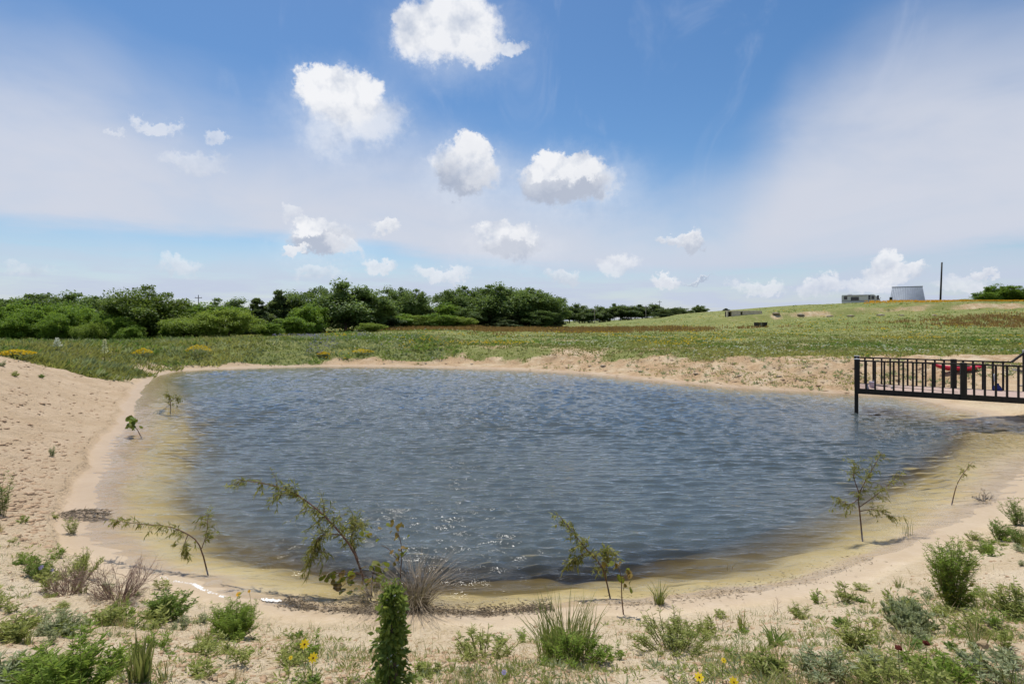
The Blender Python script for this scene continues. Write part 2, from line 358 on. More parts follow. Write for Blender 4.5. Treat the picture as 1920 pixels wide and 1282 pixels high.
def mat_water():
    m, g, out = new_mat('pond_water')
    co = g.n('ShaderNodeTexCoord').outputs['Object']
    r1 = g.noise(g.v('MULTIPLY', co, (1.9, 9.0, 1)), 1.0, 4, 0.58, 0.4)
    r2 = g.noise(g.v('MULTIPLY', co, (16, 26, 1)), 1.0, 3, 0.5)
    calm = g.attr('calm')
    nb = g.n('ShaderNodeBump'); g.put(nb.inputs['Height'], g.m('MULTIPLY_ADD', r2, 0.22, r1)); g.put(nb.inputs['Strength'], g.m('MULTIPLY_ADD', calm, -0.75, 0.95)); nb.inputs['Distance'].default_value = 0.036
    fr = g.n('ShaderNodeFresnel'); fr.inputs['IOR'].default_value = 1.333; g.put(fr.inputs['Normal'], nb.outputs[0])
    gl = g.n('ShaderNodeBsdfGlossy'); gl.inputs['Roughness'].default_value = 0.05; g.put(gl.inputs['Normal'], nb.outputs[0]); gl.inputs['Color'].default_value = (1, 1, 1, 1)
    tr = g.n('ShaderNodeBsdfTransparent'); tr.inputs[0].default_value = (0.98, 0.98, 0.98, 1)
    silt = g.n('ShaderNodeBsdfDiffuse'); silt.inputs[0].default_value = (0.125, 0.160, 0.170, 1)
    mu = g.n('ShaderNodeMixShader'); g.put(mu.inputs[0], g.ramp(g.attr('deep'), 0.12, 0.60, 0.02, 0.48))
    m.node_tree.links.new(tr.outputs[0], mu.inputs[1]); m.node_tree.links.new(silt.outputs[0], mu.inputs[2])
    mx = g.n('ShaderNodeMixShader'); g.put(mx.inputs[0], fr.outputs[0])
    m.node_tree.links.new(mu.outputs[0], mx.inputs[1]); m.node_tree.links.new(gl.outputs[0], mx.inputs[2]); m.node_tree.links.new(mx.outputs[0], out.inputs[0])
    va = g.n('ShaderNodeVolumeAbsorption'); va.inputs['Color'].default_value = (0.68, 0.63, 0.42, 1); va.inputs['Density'].default_value = 1.25
    m.node_tree.links.new(va.outputs[0], out.inputs['Volume'])
    return m
M = {}
M['ground'] = mat_ground(); M['water'] = mat_water()
M['bark'] = mat_solid('grey_bark', (0.16, 0.125, 0.095), (0.09, 0.07, 0.05), 0.9, 8, 0.1, (1, 1, .3), .4)
M['twig'] = mat_solid('brown_twig', (0.17, 0.10, 0.065), (0.10, 0.06, 0.04), 0.8, 20, 0.2)
M['dry_twig'] = mat_solid('dry_twig', (0.33, 0.235, 0.185), (0.22, 0.145, 0.11), 0.9, 20, 0.1)
M['dead_twig'] = mat_solid('grey_dead_twig', (0.27, 0.24, 0.20), (0.16, 0.14, 0.115), 0.9, 20, 0.1)
M['green_stem'] = mat_solid('green_stem', (0.13, 0.16, 0.04), (0.20, 0.17, 0.06), 0.7, 20, 0.2)
M['black_wood'] = mat_solid('black_stained_wood', (0.012, 0.011, 0.010), (0.022, 0.020, 0.018), 0.62, 14, 0.25, (1, 1, .2), .2)
M['deck_wood'] = mat_solid('weathered_deck_wood', (0.50, 0.375, 0.315), (0.41, 0.30, 0.25), 0.8, 9, 0.2, (1, 6, 6), .25)
M['grey_wood'] = mat_solid('grey_weathered_wood', (0.36, 0.33, 0.31), (0.24, 0.22, 0.205), 0.85, 9, 0.2, (1, 6, 6), .3)
M['grey_cap'] = mat_solid('grey_metal_cap', (0.42, 0.44, 0.46), (0.36, 0.38, 0.40), 0.45, 9, 0.5)
M['stone'] = mat_solid('pale_limestone', (0.44, 0.37, 0.29), (0.31, 0.245, 0.18), 0.92, 7, 0.15, (1, 1, 1), .6, 0, .03)
M['pale_stone'] = mat_solid('bleached_masonry', (0.62, 0.55, 0.44), (0.48, 0.41, 0.31), 0.92, 3, 0.15, (1, 1, 1), .6, 0, .03)
M['clod'] = mat_solid('sandy_clod', (0.50, 0.36, 0.235), (0.33, 0.22, 0.135), 0.95, 30, 0.1, (1, 1, 1), .5)
M['leaf_oak'] = mat_leaf('oak_leaf', (0.072, 0.135, 0.040), (0.190, 0.286, 0.077), 0.48)
M['leaf_cedar'] = mat_leaf('cedar_leaf', (0.075, 0.120, 0.052), (0.165, 0.229, 0.083), 0.46)
M['leaf_elm'] = mat_leaf('elm_leaf', (0.086, 0.187, 0.022), (0.234, 0.366, 0.047), 0.5)
M['leaf_big'] = mat_leaf('big_elm_leaf', (0.055, 0.105, 0.018), (0.150, 0.225, 0.036), 0.45)
M['leaf_mesquite'] = mat_leaf('mesquite_leaf', (0.138, 0.227, 0.028), (0.296, 0.385, 0.062), 0.5)
M['leaf_far'] = mat_leaf('far_leaf', (0.069, 0.122, 0.044), (0.145, 0.207, 0.071), 0.45)
M['leaf_bright'] = mat_leaf('bright_green_leaf', (0.137, 0.252, 0.032), (0.299, 0.414, 0.072), 0.55)
M['leaf_weed'] = mat_leaf('weed_leaf', (0.199, 0.266, 0.066), (0.447, 0.475, 0.152), 0.55)
M['leaf_dark'] = mat_leaf('dark_green_leaf', (0.097, 0.185, 0.039), (0.220, 0.316, 0.078), 0.55)
M['leaf_vine'] = mat_leaf('vine_leaf', (0.075, 0.135, 0.022), (0.26, 0.33, 0.07), 0.5)
M['leaf_sage'] = mat_leaf('silver_green_leaf', (0.230, 0.281, 0.146), (0.452, 0.493, 0.290), 0.5)
M['leaf_willow'] = mat_leaf('willow_leaf', (0.186, 0.214, 0.055), (0.380, 0.352, 0.110), 0.55)
M['leaf_lime'] = mat_leaf('lime_green_leaf', (0.145, 0.205, 0.020), (0.290, 0.315, 0.035), 0.45)
M['leaf_cotton'] = mat_leaf('cottonwood_leaf', (0.10, 0.15, 0.018), (0.24, 0.24, 0.03), 0.45)
M['leaf_rust'] = mat_leaf('rusty_leaf', (0.20, 0.085, 0.025), (0.20, 0.19, 0.04), 0.4)
M['reed'] = mat_leaf('reed_blade', (0.127, 0.187, 0.044), (0.353, 0.337, 0.127), 0.5)
M['dry_grass'] = mat_leaf('dry_grass_blade', (0.528, 0.409, 0.224), (0.356, 0.264, 0.139), 0.45)
M['dead_stalk'] = mat_leaf('dead_stalk_blade', (0.27, 0.215, 0.15), (0.15, 0.115, 0.08), 0.2)
M['red_grass'] = mat_leaf('red_brown_grass_blade', (0.368, 0.190, 0.086), (0.241, 0.144, 0.057), 0.45)
M['meadow'] = mat_leaf('meadow_blade', (0.139, 0.178, 0.040), (0.358, 0.344, 0.106), 0.45)
M['yellow'] = mat_leaf('yellow_petal', (0.75, 0.50, 0.012), (0.80, 0.62, 0.03), 0.3)
M['orange'] = mat_leaf('orange_petal', (0.70, 0.32, 0.012), (0.78, 0.45, 0.02), 0.3)
M['white_petal'] = mat_leaf('white_petal', (0.78, 0.78, 0.70), (0.70, 0.74, 0.55), 0.3)
M['cream'] = mat_leaf('cream_petal', (0.80, 0.78, 0.52), (0.72, 0.74, 0.42), 0.3)
M['violet'] = mat_leaf('violet_petal', (0.23, 0.20, 0.42), (0.33, 0.31, 0.47), 0.3)
M['maroon'] = mat_solid('maroon_seed_head', (0.10, 0.018, 0.010), (0.05, 0.012, 0.008), 0.8, 200, 0.1, (1, 1, 1), .8, 0, .003)
M['tan_head'] = mat_solid('tan_seed_head', (0.42, 0.32, 0.19), (0.27, 0.19, 0.11), 0.9, 160, 0.1, (1, 1, 1), .8, 0, .003)
M['debris'] = mat_solid('dark_wet_debris', (0.10, 0.068, 0.035), (0.055, 0.042, 0.024), 0.75, 20, 0.3)
def mat_foam():
    m, g, out = new_mat('white_foam'); principled(g, out, (0.80, 0.80, 0.78), 0.55, 0.3); return m
M['foam'] = mat_foam()

# ------------------------------------------------------------------ ground and water
def axis(segs):
    """segs: list of (start, end, step0, step1)"""
    out = []
    for a, b, s0, s1 in segs:
        t = a; L = b - a
        while t < b - 1e-6:
            out.append(t); t += s0 + (s1 - s0) * (t - a) / L
    out.append(segs[-1][1]); return np.array(out)
def build_ground():
    xp = axis([(0, 9, .05, .06), (9, 24, .065, .2), (24, 60, .22, .9), (60, 200, 1.0, 4), (200, 4000, 6, 600)])
    xs = np.concatenate([-xp[:0:-1], xp])
    ys = np.concatenate([-axis([(0.0, 1.0, .1, .2), (1, 20, .3, 1.5), (20, 3000, 3, 500)])[:0:-1], axis([(0, 2, .1, .05), (2, 7.5, .035, .04), (7.5, 20, .05, .11), (20, 40, .12, .2), (40, 170, .25, 2.0), (170, 600, 3, 40), (600, 5000, 60, 700)])])
    nx, ny = len(xs), len(ys)
    X, Y = np.meshgrid(xs, ys); X = X.ravel(); Y = Y.ravel()
    Z, sd0, sd = height(X, Y, True)
    idx = np.arange(nx * ny).reshape(ny, nx)
    Q = np.stack([idx[:-1, :-1], idx[:-1, 1:], idx[1:, 1:], idx[1:, :-1]], -1).reshape(-1, 4)
    # where grass grows: beyond the beach, wide on the right, narrow at the far left
    wdt = np.interp(X, [-22, -14, -8, 0, 6, 11, 15, 22, 40], [0.6, 0.7, 1.4, 1.8, 2.5, 3.4, 5.5, 6.5, 8])
    grass = S(-1.0, 1.6, sd0 - wdt + 2.0 * fbm(X * .5, Y * .5, 4, 12)) * S(-1.2, 1.4, Y - 23.0 + np.interp(X, [-30, -20, -15, 10], [0.0, 0, -3.5, -5]) + 1.5 * fbm(X * .6, Y * .6, 3, 14))
    patch = fbm(X / 6, Y / 6, 4, 90)
    grass = grass * (1 - 0.55 * S(0.12, 0.4, patch) * S(110, 30, Y))
    ris = y_r = Y - 104 - 3 * fbm(X / 15, 0 * X, 2, 3); grass = grass * (1 - .62 * S(-1.2, .2, y_r) * S(3.0, 1.6, y_r) * S(30, 48, X) * np.clip(.7 + 1.2 * fbm(X / 4, Y / 4, 2, 7), 0, 1))
    wet = S(0.10, 0.015, Z) * S(60, 45, Y) * S(-0.5, -0.1, sd)
    mound = S(-2, -6, X) * S(5.5, 8.5, Y)
    red = S(17, 22, Y) * S(-16, -10, X)
    me = mesh_np('ground', np.stack([X, Y, Z], -1), [Q], dict(grass=grass, wet=wet, mound=mound, red=red, depth=np.clip(-Z, 0, 3)), True)
    tag(link('ground', me, M['ground']), 'pale sandy banks around the pond and grassy meadow rising to the right', kind='structure')
    return len(Q)
NQ = build_ground()
def build_water():
    xs = np.concatenate([axis([(-23, -9, .16, .06)])[:-1], axis([(-9, 12, .055, .055)])[:-1], axis([(12, 18, .06, .12)])])
    ys = axis([(4.6, 12, .034, .042), (12, 20, .045, .08), (20, 38, .08, .14)])
    nx, ny = len(xs), len(ys)
    X, Y = np.meshgrid(xs, ys); X = X.ravel(); Y = Y.ravel()
    sdv = shore_sd(X, Y); dp = np.clip(-sdv, 0, None)
    amp = S(0.0, 1.2, dp) * 0.50 + 0.50
    shelter = 1 - 0.75 * S(18, 24, Y) * S(3.2, 0.3, dp)
    rng = np.random.default_rng(4)
    Z = np.zeros_like(X)
    wx = X + 0.25 * fbm(X * .3, Y * .3, 2, 3); wy = Y + 0.34 * fbm(X * .36 + 9, Y * .4, 2, 6)
    for i in range(46):
        lam = 0.14 * (0.38 / 0.14) ** rng.random()
        th = rng.normal(math.radians(-92), 0.13) if i % 4 else math.radians(-92) + rng.choice([-1, 1]) * rng.normal(0.55, 0.15)              # running towards the near bank
        k = 2 * math.pi / lam; ph = rng.random() * 6.28
        a = 0.0086 * lam * (1.15 if lam > .24 else 0.9)
        s = np.sin(k * (wx * math.cos(th) + wy * math.sin(th)) + ph)
        Z += a * (s + 0.38 * s * s)
    grp = 0.95 + 0.9 * fbm(X * .22, Y * .18, 3, 55)
    Z *= amp * shelter * np.clip(grp, .3, 1.6)
    Z -= Z.mean()
    idx = np.arange(nx * ny).reshape(ny, nx)
    Q = np.stack([idx[:-1, :-1], idx[:-1, 1:], idx[1:, 1:], idx[1:, :-1]], -1).reshape(-1, 4)
    # keep only the quads near or inside the pond
    ok = (sdv < 0.6)[Q].any(1); Q = Q[ok]
    used = np.unique(Q); rem = np.full(nx * ny, -1); rem[used] = np.arange(len(used)); Q = rem[Q]
    me = mesh_np('pond_water', np.stack([X, Y, Z], -1)[used], [Q], dict(calm=(1 - amp * shelter)[used], deep=np.clip(-height(X[used], Y[used]), 0, 3)), True)
    tag(link('pond_water', me, M['water']), 'rippled grey blue water of the pond', kind='structure')
build_water()

# ------------------------------------------------------------------ plant geometry
class Geo:
    def __init__(s): s.V = []; s.Q = []; s.T = []; s.A = []; s.n = 0
    def add(s, V, Q=None, T=None, var=None):
        V = np.asarray(V, float)
        if Q is not None and len(Q): s.Q.append(np.asarray(Q) + s.n)
        if T is not None and len(T): s.T.append(np.asarray(T) + s.n)
        s.V.append(V); s.A.append(np.full(len(V), .5) if var is None else np.broadcast_to(np.asarray(var, float), (len(V),)).copy())
        s.n += len(V)
    def mesh(s, name, smooth=False):
        fs = []
        if s.Q: fs.append(np.concatenate(s.Q))
        if s.T: fs.append(np.concatenate(s.T))
        return mesh_np(name, np.concatenate(s.V), fs, dict(var=np.concatenate(s.A)), smooth)
    def tube(s, pts, r0, r1, sides=5):
        P = np.asarray(pts, float); n = len(P)
        T = np.gradient(P, axis=0); T /= np.linalg.norm(T, axis=1, keepdims=True) + 1e-9
        up = np.where(np.abs(T[:, 2:3]) > .9, np.array([[1., 0, 0]]), np.array([[0, 0, 1.]]))
        A = np.cross(T, up); A /= np.linalg.norm(A, axis=1, keepdims=True) + 1e-9; Bv = np.cross(T, A)
        r = np.linspace(r0, r1, n)[:, None, None]; a = np.arange(sides) / sides * 2 * np.pi
        V = P[:, None] + r * (np.cos(a)[None, :, None] * A[:, None] + np.sin(a)[None, :, None] * Bv[:, None])
        i = np.arange(n - 1)[:, None] * sides + np.arange(sides)[None]; j = np.arange(n - 1)[:, None] * sides + (np.arange(sides)[None] + 1) % sides
        s.add(V.reshape(-1, 3), np.stack([i, j, j + sides, i + sides], -1).reshape(-1, 4), [[(n - 1) * sides + k for k in (0, q, q + 1)] for q in range(1, sides - 1)])
    def leaves(s, P, D, L, Wd, var, rng, fold=0.12, roll=None):
        """kite-shaped leaves at P pointing along D"""
        P = np.asarray(P, float); D = np.asarray(D, float); n = len(P)
        if n == 0: return
        D = D / (np.linalg.norm(D, axis=1, keepdims=True) + 1e-9)
        R = rng.normal(size=(n, 3)) if roll is None else roll + 0.35 * rng.normal(size=(n, 3))
        N = R - (R * D).sum(1, keepdims=True) * D; N /= np.linalg.norm(N, axis=1, keepdims=True) + 1e-9
        Sx = np.cross(D, N)
        L = np.broadcast_to(np.asarray(L, float), (n,))[:, None]; Wd = np.broadcast_to(np.asarray(Wd, float), (n,))[:, None]
        V = np.stack([P, P + D * L * .45 + Sx * Wd * .5 + N * L * fold * .5, P + D * L, P + D * L * .45 - Sx * Wd * .5 + N * L * fold * .5], 1)
        Q = np.arange(n * 4).reshape(n, 4)
        s.add(V.reshape(-1, 3), Q, None, np.repeat(np.broadcast_to(var, (n,)), 4))
    def blades(s, P, H, Wd, lean, az, var, rng):
        """grass blades: curved tapering strips"""
        n = len(P); P = np.asarray(P, float)
        H = np.broadcast_to(H, (n,)); lean = np.broadcast_to(lean, (n,)); Wd = np.broadcast_to(Wd, (n,))
        dx = np.cos(az); dy = np.sin(az); Sx = np.stack([-dy, dx, 0 * dx], -1); D = np.stack([dx, dy, 0 * dx], -1); Zv = np.array([[0, 0, 1.]])
        tw = rng.random(n) * 3.1; Sx = np.stack([np.cos(tw), np.sin(tw), 0 * tw], -1)
        def at(t): return P + Zv * (H * t * (1 - .25 * lean * t))[:, None] + D * (H * lean * t ** 2)[:, None]
        V = [];
        for t, w in ((0, 1.0), (.4, .9), (.75, .6)):
            c = at(t); V += [c - Sx * (Wd * w * .5)[:, None], c + Sx * (Wd * w * .5)[:, None]]
        V.append(at(1.0)); V = np.stack(V, 1)
        b = np.arange(n)[:, None] * 7
        Q = np.concatenate([b + np.array([[0, 1, 3, 2]]), b + np.array([[2, 3, 5, 4]])]); T = b + np.array([[4, 5, 6]])
        s.add(V.reshape(-1, 3), Q, T, np.repeat(np.broadcast_to(var, (n,)), 7))

def curve_pts(p0, d0, length, n, rng, bend=(0, 0, 0), wob=0.12):
    p = np.array(p0, float); d = np.array(d0, float); d /= np.linalg.norm(d); out = [p.copy()]
    for i in range(n):
        d = d + np.array(bend) / n + wob * rng.normal(size=3) / math.sqrt(n); d /= np.linalg.norm(d)
        p = p + d * length / n; out.append(p.copy())
    return np.array(out)
def parts(root, **meshes):
    KIDS[root.name] = []
    for nm, (me, mat) in meshes.items():
        KIDS[root.name].append(link(nm, me, mat, root))
    return root
def bush(name, seed, h, w, nst, leafL, leafW, per, mat, stem_mat='green_stem', base_r=0.03, up=0.9, branch=3, bare=0.15, droop=0.0, rs=0.004, upleaf=0.4):
    """several stems from one base, side branches, small leaves along them"""
    rng = np.random.default_rng(seed); st = Geo(); lf = Geo(); P = []; D = []; K = []
    for i in range(nst):
        a = rng.random() * 6.283; out = rng.random() ** .6
        hh = h * (0.62 + .38 * rng.random()) * (1 - .35 * out * out)
        d0 = (math.cos(a) * out * w / h * .55, math.sin(a) * out * w / h * .55, up)
        pts = curve_pts((math.cos(a) * base_r * out, math.sin(a) * base_r * out, -.02), d0, hh * 1.08, 6, rng, (math.cos(a) * .25 * out * w / h, math.sin(a) * .25 * out * w / h, -.3 * droop), .16)
        st.tube(pts, rs, rs * .35, 4)
        chains = [pts]
        for b in range(branch):
            t = .25 + .6 * rng.random(); k = t * 6; i0 = int(k); q = pts[i0] + (pts[i0 + 1] - pts[i0]) * (k - i0)
            a2 = rng.random() * 6.283
            bp = curve_pts(q, (math.cos(a2) * .8, math.sin(a2) * .8, .75), hh * (.18 + .22 * rng.random()), 3, rng, (0, 0, .3 - droop), .15)
            st.tube(bp, rs * .5, rs * .25, 3); chains.append(bp)
        for c in chains:
            m_ = len(c) - 1; nl = max(2, int(per * (1 if c is pts else .45)))
            t = (bare + (1 - bare) * rng.random(nl)) * m_ if c is pts else rng.random(nl) * m_
            i0 = np.minimum(t.astype(int), m_ - 1); q = c[i0] + (c[i0 + 1] - c[i0]) * (t - i0)[:, None]
            tg = c[i0 + 1] - c[i0]; tg /= np.linalg.norm(tg, axis=1, keepdims=True)
            az = rng.random(nl) * 6.283
            dd = np.stack([np.cos(az), np.sin(az), 0 * az], -1) * .9 + tg * upleaf + np.array([0, 0, -.2 * droop])
            P.append(q); D.append(dd); K.append(.25 + .5 * (t / m_) + .25 * rng.random(nl))
    root = empty(name)
    ms = {}
    if st.n: ms['stem'] = (st.mesh('stem', True), M[stem_mat])
    if per > 0:
        P = np.concatenate(P); D = np.concatenate(D); K = np.concatenate(K); n = len(P)
        lf.leaves(P, D, leafL * (.6 + .7 * rng.random(n)), leafW * (.7 + .6 * rng.random(n)), np.clip(K, 0, 1), rng)
        ms['foliage'] = (lf.mesh('foliage'), M[mat])
    return parts(root, **ms)
def twig_bush(name, seed, h, w, nst, depth, mat='dry_twig', rs=0.004):
    rng = np.random.default_rng(seed); st = Geo()
    def grow(p, d, L, r, k):
        pts = curve_pts(p, d, L, 4, rng, (0, 0, .12), .22); st.tube(pts, r, r * .55, 3)
        if k == 0: return
        for b in range(3 if k > 1 else 2):
            t = 1 + int(rng.random() * 3.99)
            dd = pts[t] - pts[t - 1]; dd = dd / np.linalg.norm(dd) + rng.normal(size=3) * .55
            grow(pts[t], dd, L * (.5 + .25 * rng.random()), r * .6, k - 1)
    for i in range(nst):
        a = rng.random() * 6.283; o = rng.random() ** .5
        grow(np.array([.04 * math.cos(a), .04 * math.sin(a), -.02]), (math.cos(a) * o * w / h, math.sin(a) * o * w / h, 1), h * .6 * (.6 + .4 * rng.random()), rs, depth)
    return parts(empty(name), twigs=(st.mesh('twigs', True), M[mat]))
def grass_clump(name, seed, n, h, w, bw, mat, lean=.5, part='blades', spread=.12):
    rng = np.random.default_rng(seed); ge = Geo()
    a = rng.random(n) * 6.283; r = spread * np.sqrt(rng.random(n))
    P = np.stack([r * np.cos(a), r * np.sin(a), 0 * a - .01], -1)
    ge.blades(P, h * (.45 + .55 * rng.random(n)), bw * (.6 + .8 * rng.random(n)), lean * (.2 + rng.random(n)), a + rng.normal(size=n) * .7, rng.random(n), rng)
    return parts(empty(name), **{part: (ge.mesh(part), M[mat])})

def place(o, loc, label, cat, group=None, rz=None, sc=None):
    o.location = loc
    if rz is not None: o.rotation_euler = (0, 0, rz)
    if sc is not None: o.scale = (sc,) * 3 if not isinstance(sc, tuple) else sc
    return tag(o, label, cat, group)
# ------------------------------------------------------------------ built things: dock and what lies on it
def box_mesh(name, sx, sy, sz, bev=0.0):
    """box with its base centre at the origin and chamfered long edges"""
    import bmesh
    bm = bmesh.new(); bmesh.ops.create_cube(bm, size=1.0)
    for v in bm.verts: v.co = Vector((v.co.x * sx, v.co.y * sy, (v.co.z + .5) * sz))
    if bev: bmesh.ops.bevel(bm, geom=bm.edges[:], offset=bev, segments=1, affect='EDGES')
    me = bpy.data.meshes.new(name); bm.to_mesh(me); bm.free(); return me
def lathe(name, prof, n=16):
    V = []; Q = []
    for r, z in prof:
        V += [(r * math.cos(a), r * math.sin(a), z) for a in np.arange(n) / n * 2 * math.pi]
    for i in range(len(prof) - 1):
        for k in range(n): Q.append((i * n + k, i * n + (k + 1) % n, (i + 1) * n + (k + 1) % n, (i + 1) * n + k))
    return mesh_np(name, V, [Q], None, True)
def bar(name, p, q, w, h, mat, parent):
    """square bar from p to q"""
    p = Vector(p); q = Vector(q); L = (q - p).length
    o = link(name, box_mesh(name, w, h, L, min(w, h) * .08), mat, parent)
    o.location = p; o.rotation_mode = 'QUATERNION'; o.rotation_quaternion = (q - p).to_track_quat('Z', 'X'); return o
DK = Vector((11.26, 17.4, 0)); DA = math.radians(-32.5); DW, DL, DZ, RZ = 1.8, 8.2, .81, 1.74
def dock_pt(s, t, z): return Vector((DK.x + s * math.cos(DA) - t * math.sin(DA), DK.y + s * math.sin(DA) + t * math.cos(DA), z))
def build_dock():
    d = tag(empty('fishing_dock', DK, DA), 'black railed wooden fishing dock reaching over the water at right', 'dock')
    bw = M['black_wood']
    nb = 12; pitch = (DW - .06) / nb
    bm_ = box_mesh('deck_board', DL - .05, pitch - .012, .035, .004)
    for i in range(nb): link('deck_board', bm_, M['deck_wood'], d, (DL / 2, .03 + pitch * (i + .5), DZ - .035 + random.Random(i).uniform(-.002, .002)))
    for t in (0.0, DW): link('edge_beam', box_mesh('edge_beam', DL, .05, .17, .006), bw, d, (DL / 2, t + (-.028 if t == 0 else .028), DZ - .168))
    link('edge_beam', box_mesh('edge_beam', .05, DW - .01, .165, .006), bw, d, (-.03, DW / 2, DZ - .166))
    for t in (.6, 1.2): link('joist', box_mesh('joist', DL - .1, .045, .12), bw, d, (DL / 2, t, DZ - .16))
    CORNER = {}
    post_s = [0.0, 2.67, 5.34, 8.0]; pm = box_mesh('rail_post', .15, .15, RZ - DZ + .17, .008)
    for t in (-.02, DW + .02):
        for s in post_s:
            if t > 1 and s > 5: continue
            rp_ = link('rail_post', pm, bw, d, (s, t, DZ - .155))
            if s == 0.0: CORNER[t] = rp_
        link('top_rail', box_mesh('top_rail', (DL if t < 1 else 4.15) - .15, .055, .045, .005), bw, d, ((DL if t < 1 else 4.15) / 2, t, RZ - .05))
    link('top_rail', box_mesh('top_rail', .055, DW - .11, .045, .005), bw, d, (0, DW / 2, RZ - .05))
    capm = box_mesh('post_cap', .17, .17, .022, .004)
    for t in (-.02, DW + .02): 
        c_ = link('post_cap', capm, M['grey_cap'], CORNER[t], (0, 0, RZ - DZ + .1705))
    bal = box_mesh('baluster', .052, .045, RZ - DZ - .05, .004)
    for t in (-.02, DW + .02):
        for s0, s1 in zip(post_s, post_s[1:]):
            for k in range(1, 11):
                s = s0 + (s1 - s0) * k / 11
                if t > 1 and s > 4.1: continue
                link('baluster', bal, bw, d, (s, t, DZ + .001))
    for k in range(1, 7): link('baluster', bal, bw, d, (0, DW * k / 7, DZ + .001))
    legm = box_mesh('pile', .11, .11, 3.2, .008)
    for (s, t) in ((0.0, .02), (5.6, .1), (5.6, DW - .1)): link('pile', legm, bw, d, (s - .02, t, DZ - .17 - 3.2))
    # stair rail and stringer climbing the bank from the back of the dock
    st = link('stair_post', box_mesh('stair_post', .12, .12, 2.12 - DZ, .006), bw, d, (4.42, DW + .12, DZ - .1))
    bar('stair_handrail', (4.08, DW + .03, RZ - .03), (4.40, DW + .12, 2.02), .05, .07, bw, d)
    bar('stair_handrail', (4.36, DW + .12, 2.035), (6.4, DW + 1.2, 2.30), .13, .04, M['grey_cap'], d)
    bar('stair_stringer', (4.20, DW + .28, 1.46), (6.0, DW + 1.3, .98), .05, .17, M['grey_wood'], d)
    for k in range(5): link('stair_tread', box_mesh('stair_tread', .28, .9, .04, .004), M['grey_wood'], d, (4.75 + .3 * k, DW + .62 + .12 * k, DZ + .08 + .10 * k), .5)
build_dock()
def on_dock(s, t): return dock_pt(s, t, DZ)
b = tag(empty('bucket', on_dock(.42, .42)), 'small pale lavender bucket near the corner of the dock', 'bucket')
mm, g_, o_ = new_mat('pale_plastic'); principled(g_, o_, (.50, .46, .58), .5, .4)
link('bucket_body', lathe('bucket_body', [(0.001, .004), (.075, .004), (.095, .19), (.10, .195), (.10, .205), (.088, .2), (.07, .02), (.001, .02)]), mm, b)
hd = Geo(); hd.tube([(.10 * math.cos(a), .03 * math.sin(a) * 0 + .0, .195 + .07 * math.sin(a)) for a in np.linspace(0, math.pi, 9)], .004, .004, 4); link('bucket_handle', hd.mesh('bucket_handle'), M['grey_cap'], b)
r = tag(empty('fishing_rod', on_dock(.85, .55), DA - .06), 'black fishing rod lying on the dock boards', 'fishing rod')
mk, g_, o_ = new_mat('black_plastic'); principled(g_, o_, (.02, .02, .022), .4, .5)
rg = Geo(); rg.tube([(0, 0, .06), (.4, -.02, .05), (1.1, -.06, .035), (1.75, -.1, .02)], .012, .005, 6); link('blank', rg.mesh('blank', True), mk, r)
rg = Geo(); rg.tube([(-.32, .02, .07), (0, 0, .06)], .022, .020, 8); link('grip', rg.mesh('grip', True), mk, r)
link('reel', lathe('reel', [(.001, 0), (.05, 0), (.055, .015), (.03, .03), (.03, .05), (.055, .065), (.05, .08), (.001, .08)], 12), M['grey_cap'], r, (.12, -.03, -.0))
nb_ = tag(empty('dock_bag', on_dock(3.72, DW - .12)), 'small navy blue bag slumped against the back rail of the dock', 'bag')
mn, g_, o_ = new_mat('navy_cloth'); principled(g_, o_, (.022, .035, .16), .8, .2)
link('bag_body', lathe('bag_body', [(.001, 0), (.11, 0.0), (.125, .05), (.09, .13), (.045, .19), (.05, .23), (.001, .22)], 11), mn, nb_)
mw, g_, o_ = new_mat('pale_strap'); principled(g_, o_, (.62, .66, .74), .7, .2)
rg = Geo(); rg.tube([(-.06, -.03, .18), (-.075, -.02, .32), (-.07, .0, .50), (-.06, .04, .52), (-.05, .04, .3), (-.03, 0, .2)], .012, .012, 5); link('bag_strap', rg.mesh('bag_strap', True), mw, nb_)
def build_kayak():
    p = ground_at(1798, 698); k = tag(empty('kayak', (p.x, p.y, p.z + .02), math.radians(-14)), 'red plastic kayak lying on the bank behind the dock', 'kayak')
    L = 1.8; n = 22; m = 12; V = []; Q = []
    for i in range(n):
        t = i / (n - 1) * 2 - 1; w = .27 * (1 - abs(t) ** 2.6) + .012; rise = .13 * abs(t) ** 3
        for j in range(m):
            a = 2 * math.pi * j / m; c, s_ = math.cos(a), math.sin(a)
            V.append((t * L / 2, w * c, .13 + rise + (.13 * s_ if s_ < 0 else .07 * s_) * (1 - .55 * abs(t) ** 4)))
    for i in range(n - 1):
        for j in range(m): Q.append((i * m + j, i * m + (j + 1) % m, (i + 1) * m + (j + 1) % m, (i + 1) * m + j))
    mr, g, o = new_mat('red_plastic'); principled(g, o, (.50, .022, .045), .42, .4)
    link('hull', mesh_np('hull', V, [Q], None, True), mr, k)
    link('cockpit_rim', lathe('cockpit_rim', [(.20, 0), (.23, .0), (.235, .03), (.20, .035), (.20, 0)], 18), M['black_wood'], k, (.1, 0, .195)).scale = (1.3, .8, 1)
    link('seat', box_mesh('seat', .3, .28, .03, .01), M['black_wood'], k, (-.05, 0, .20))
build_kayak()

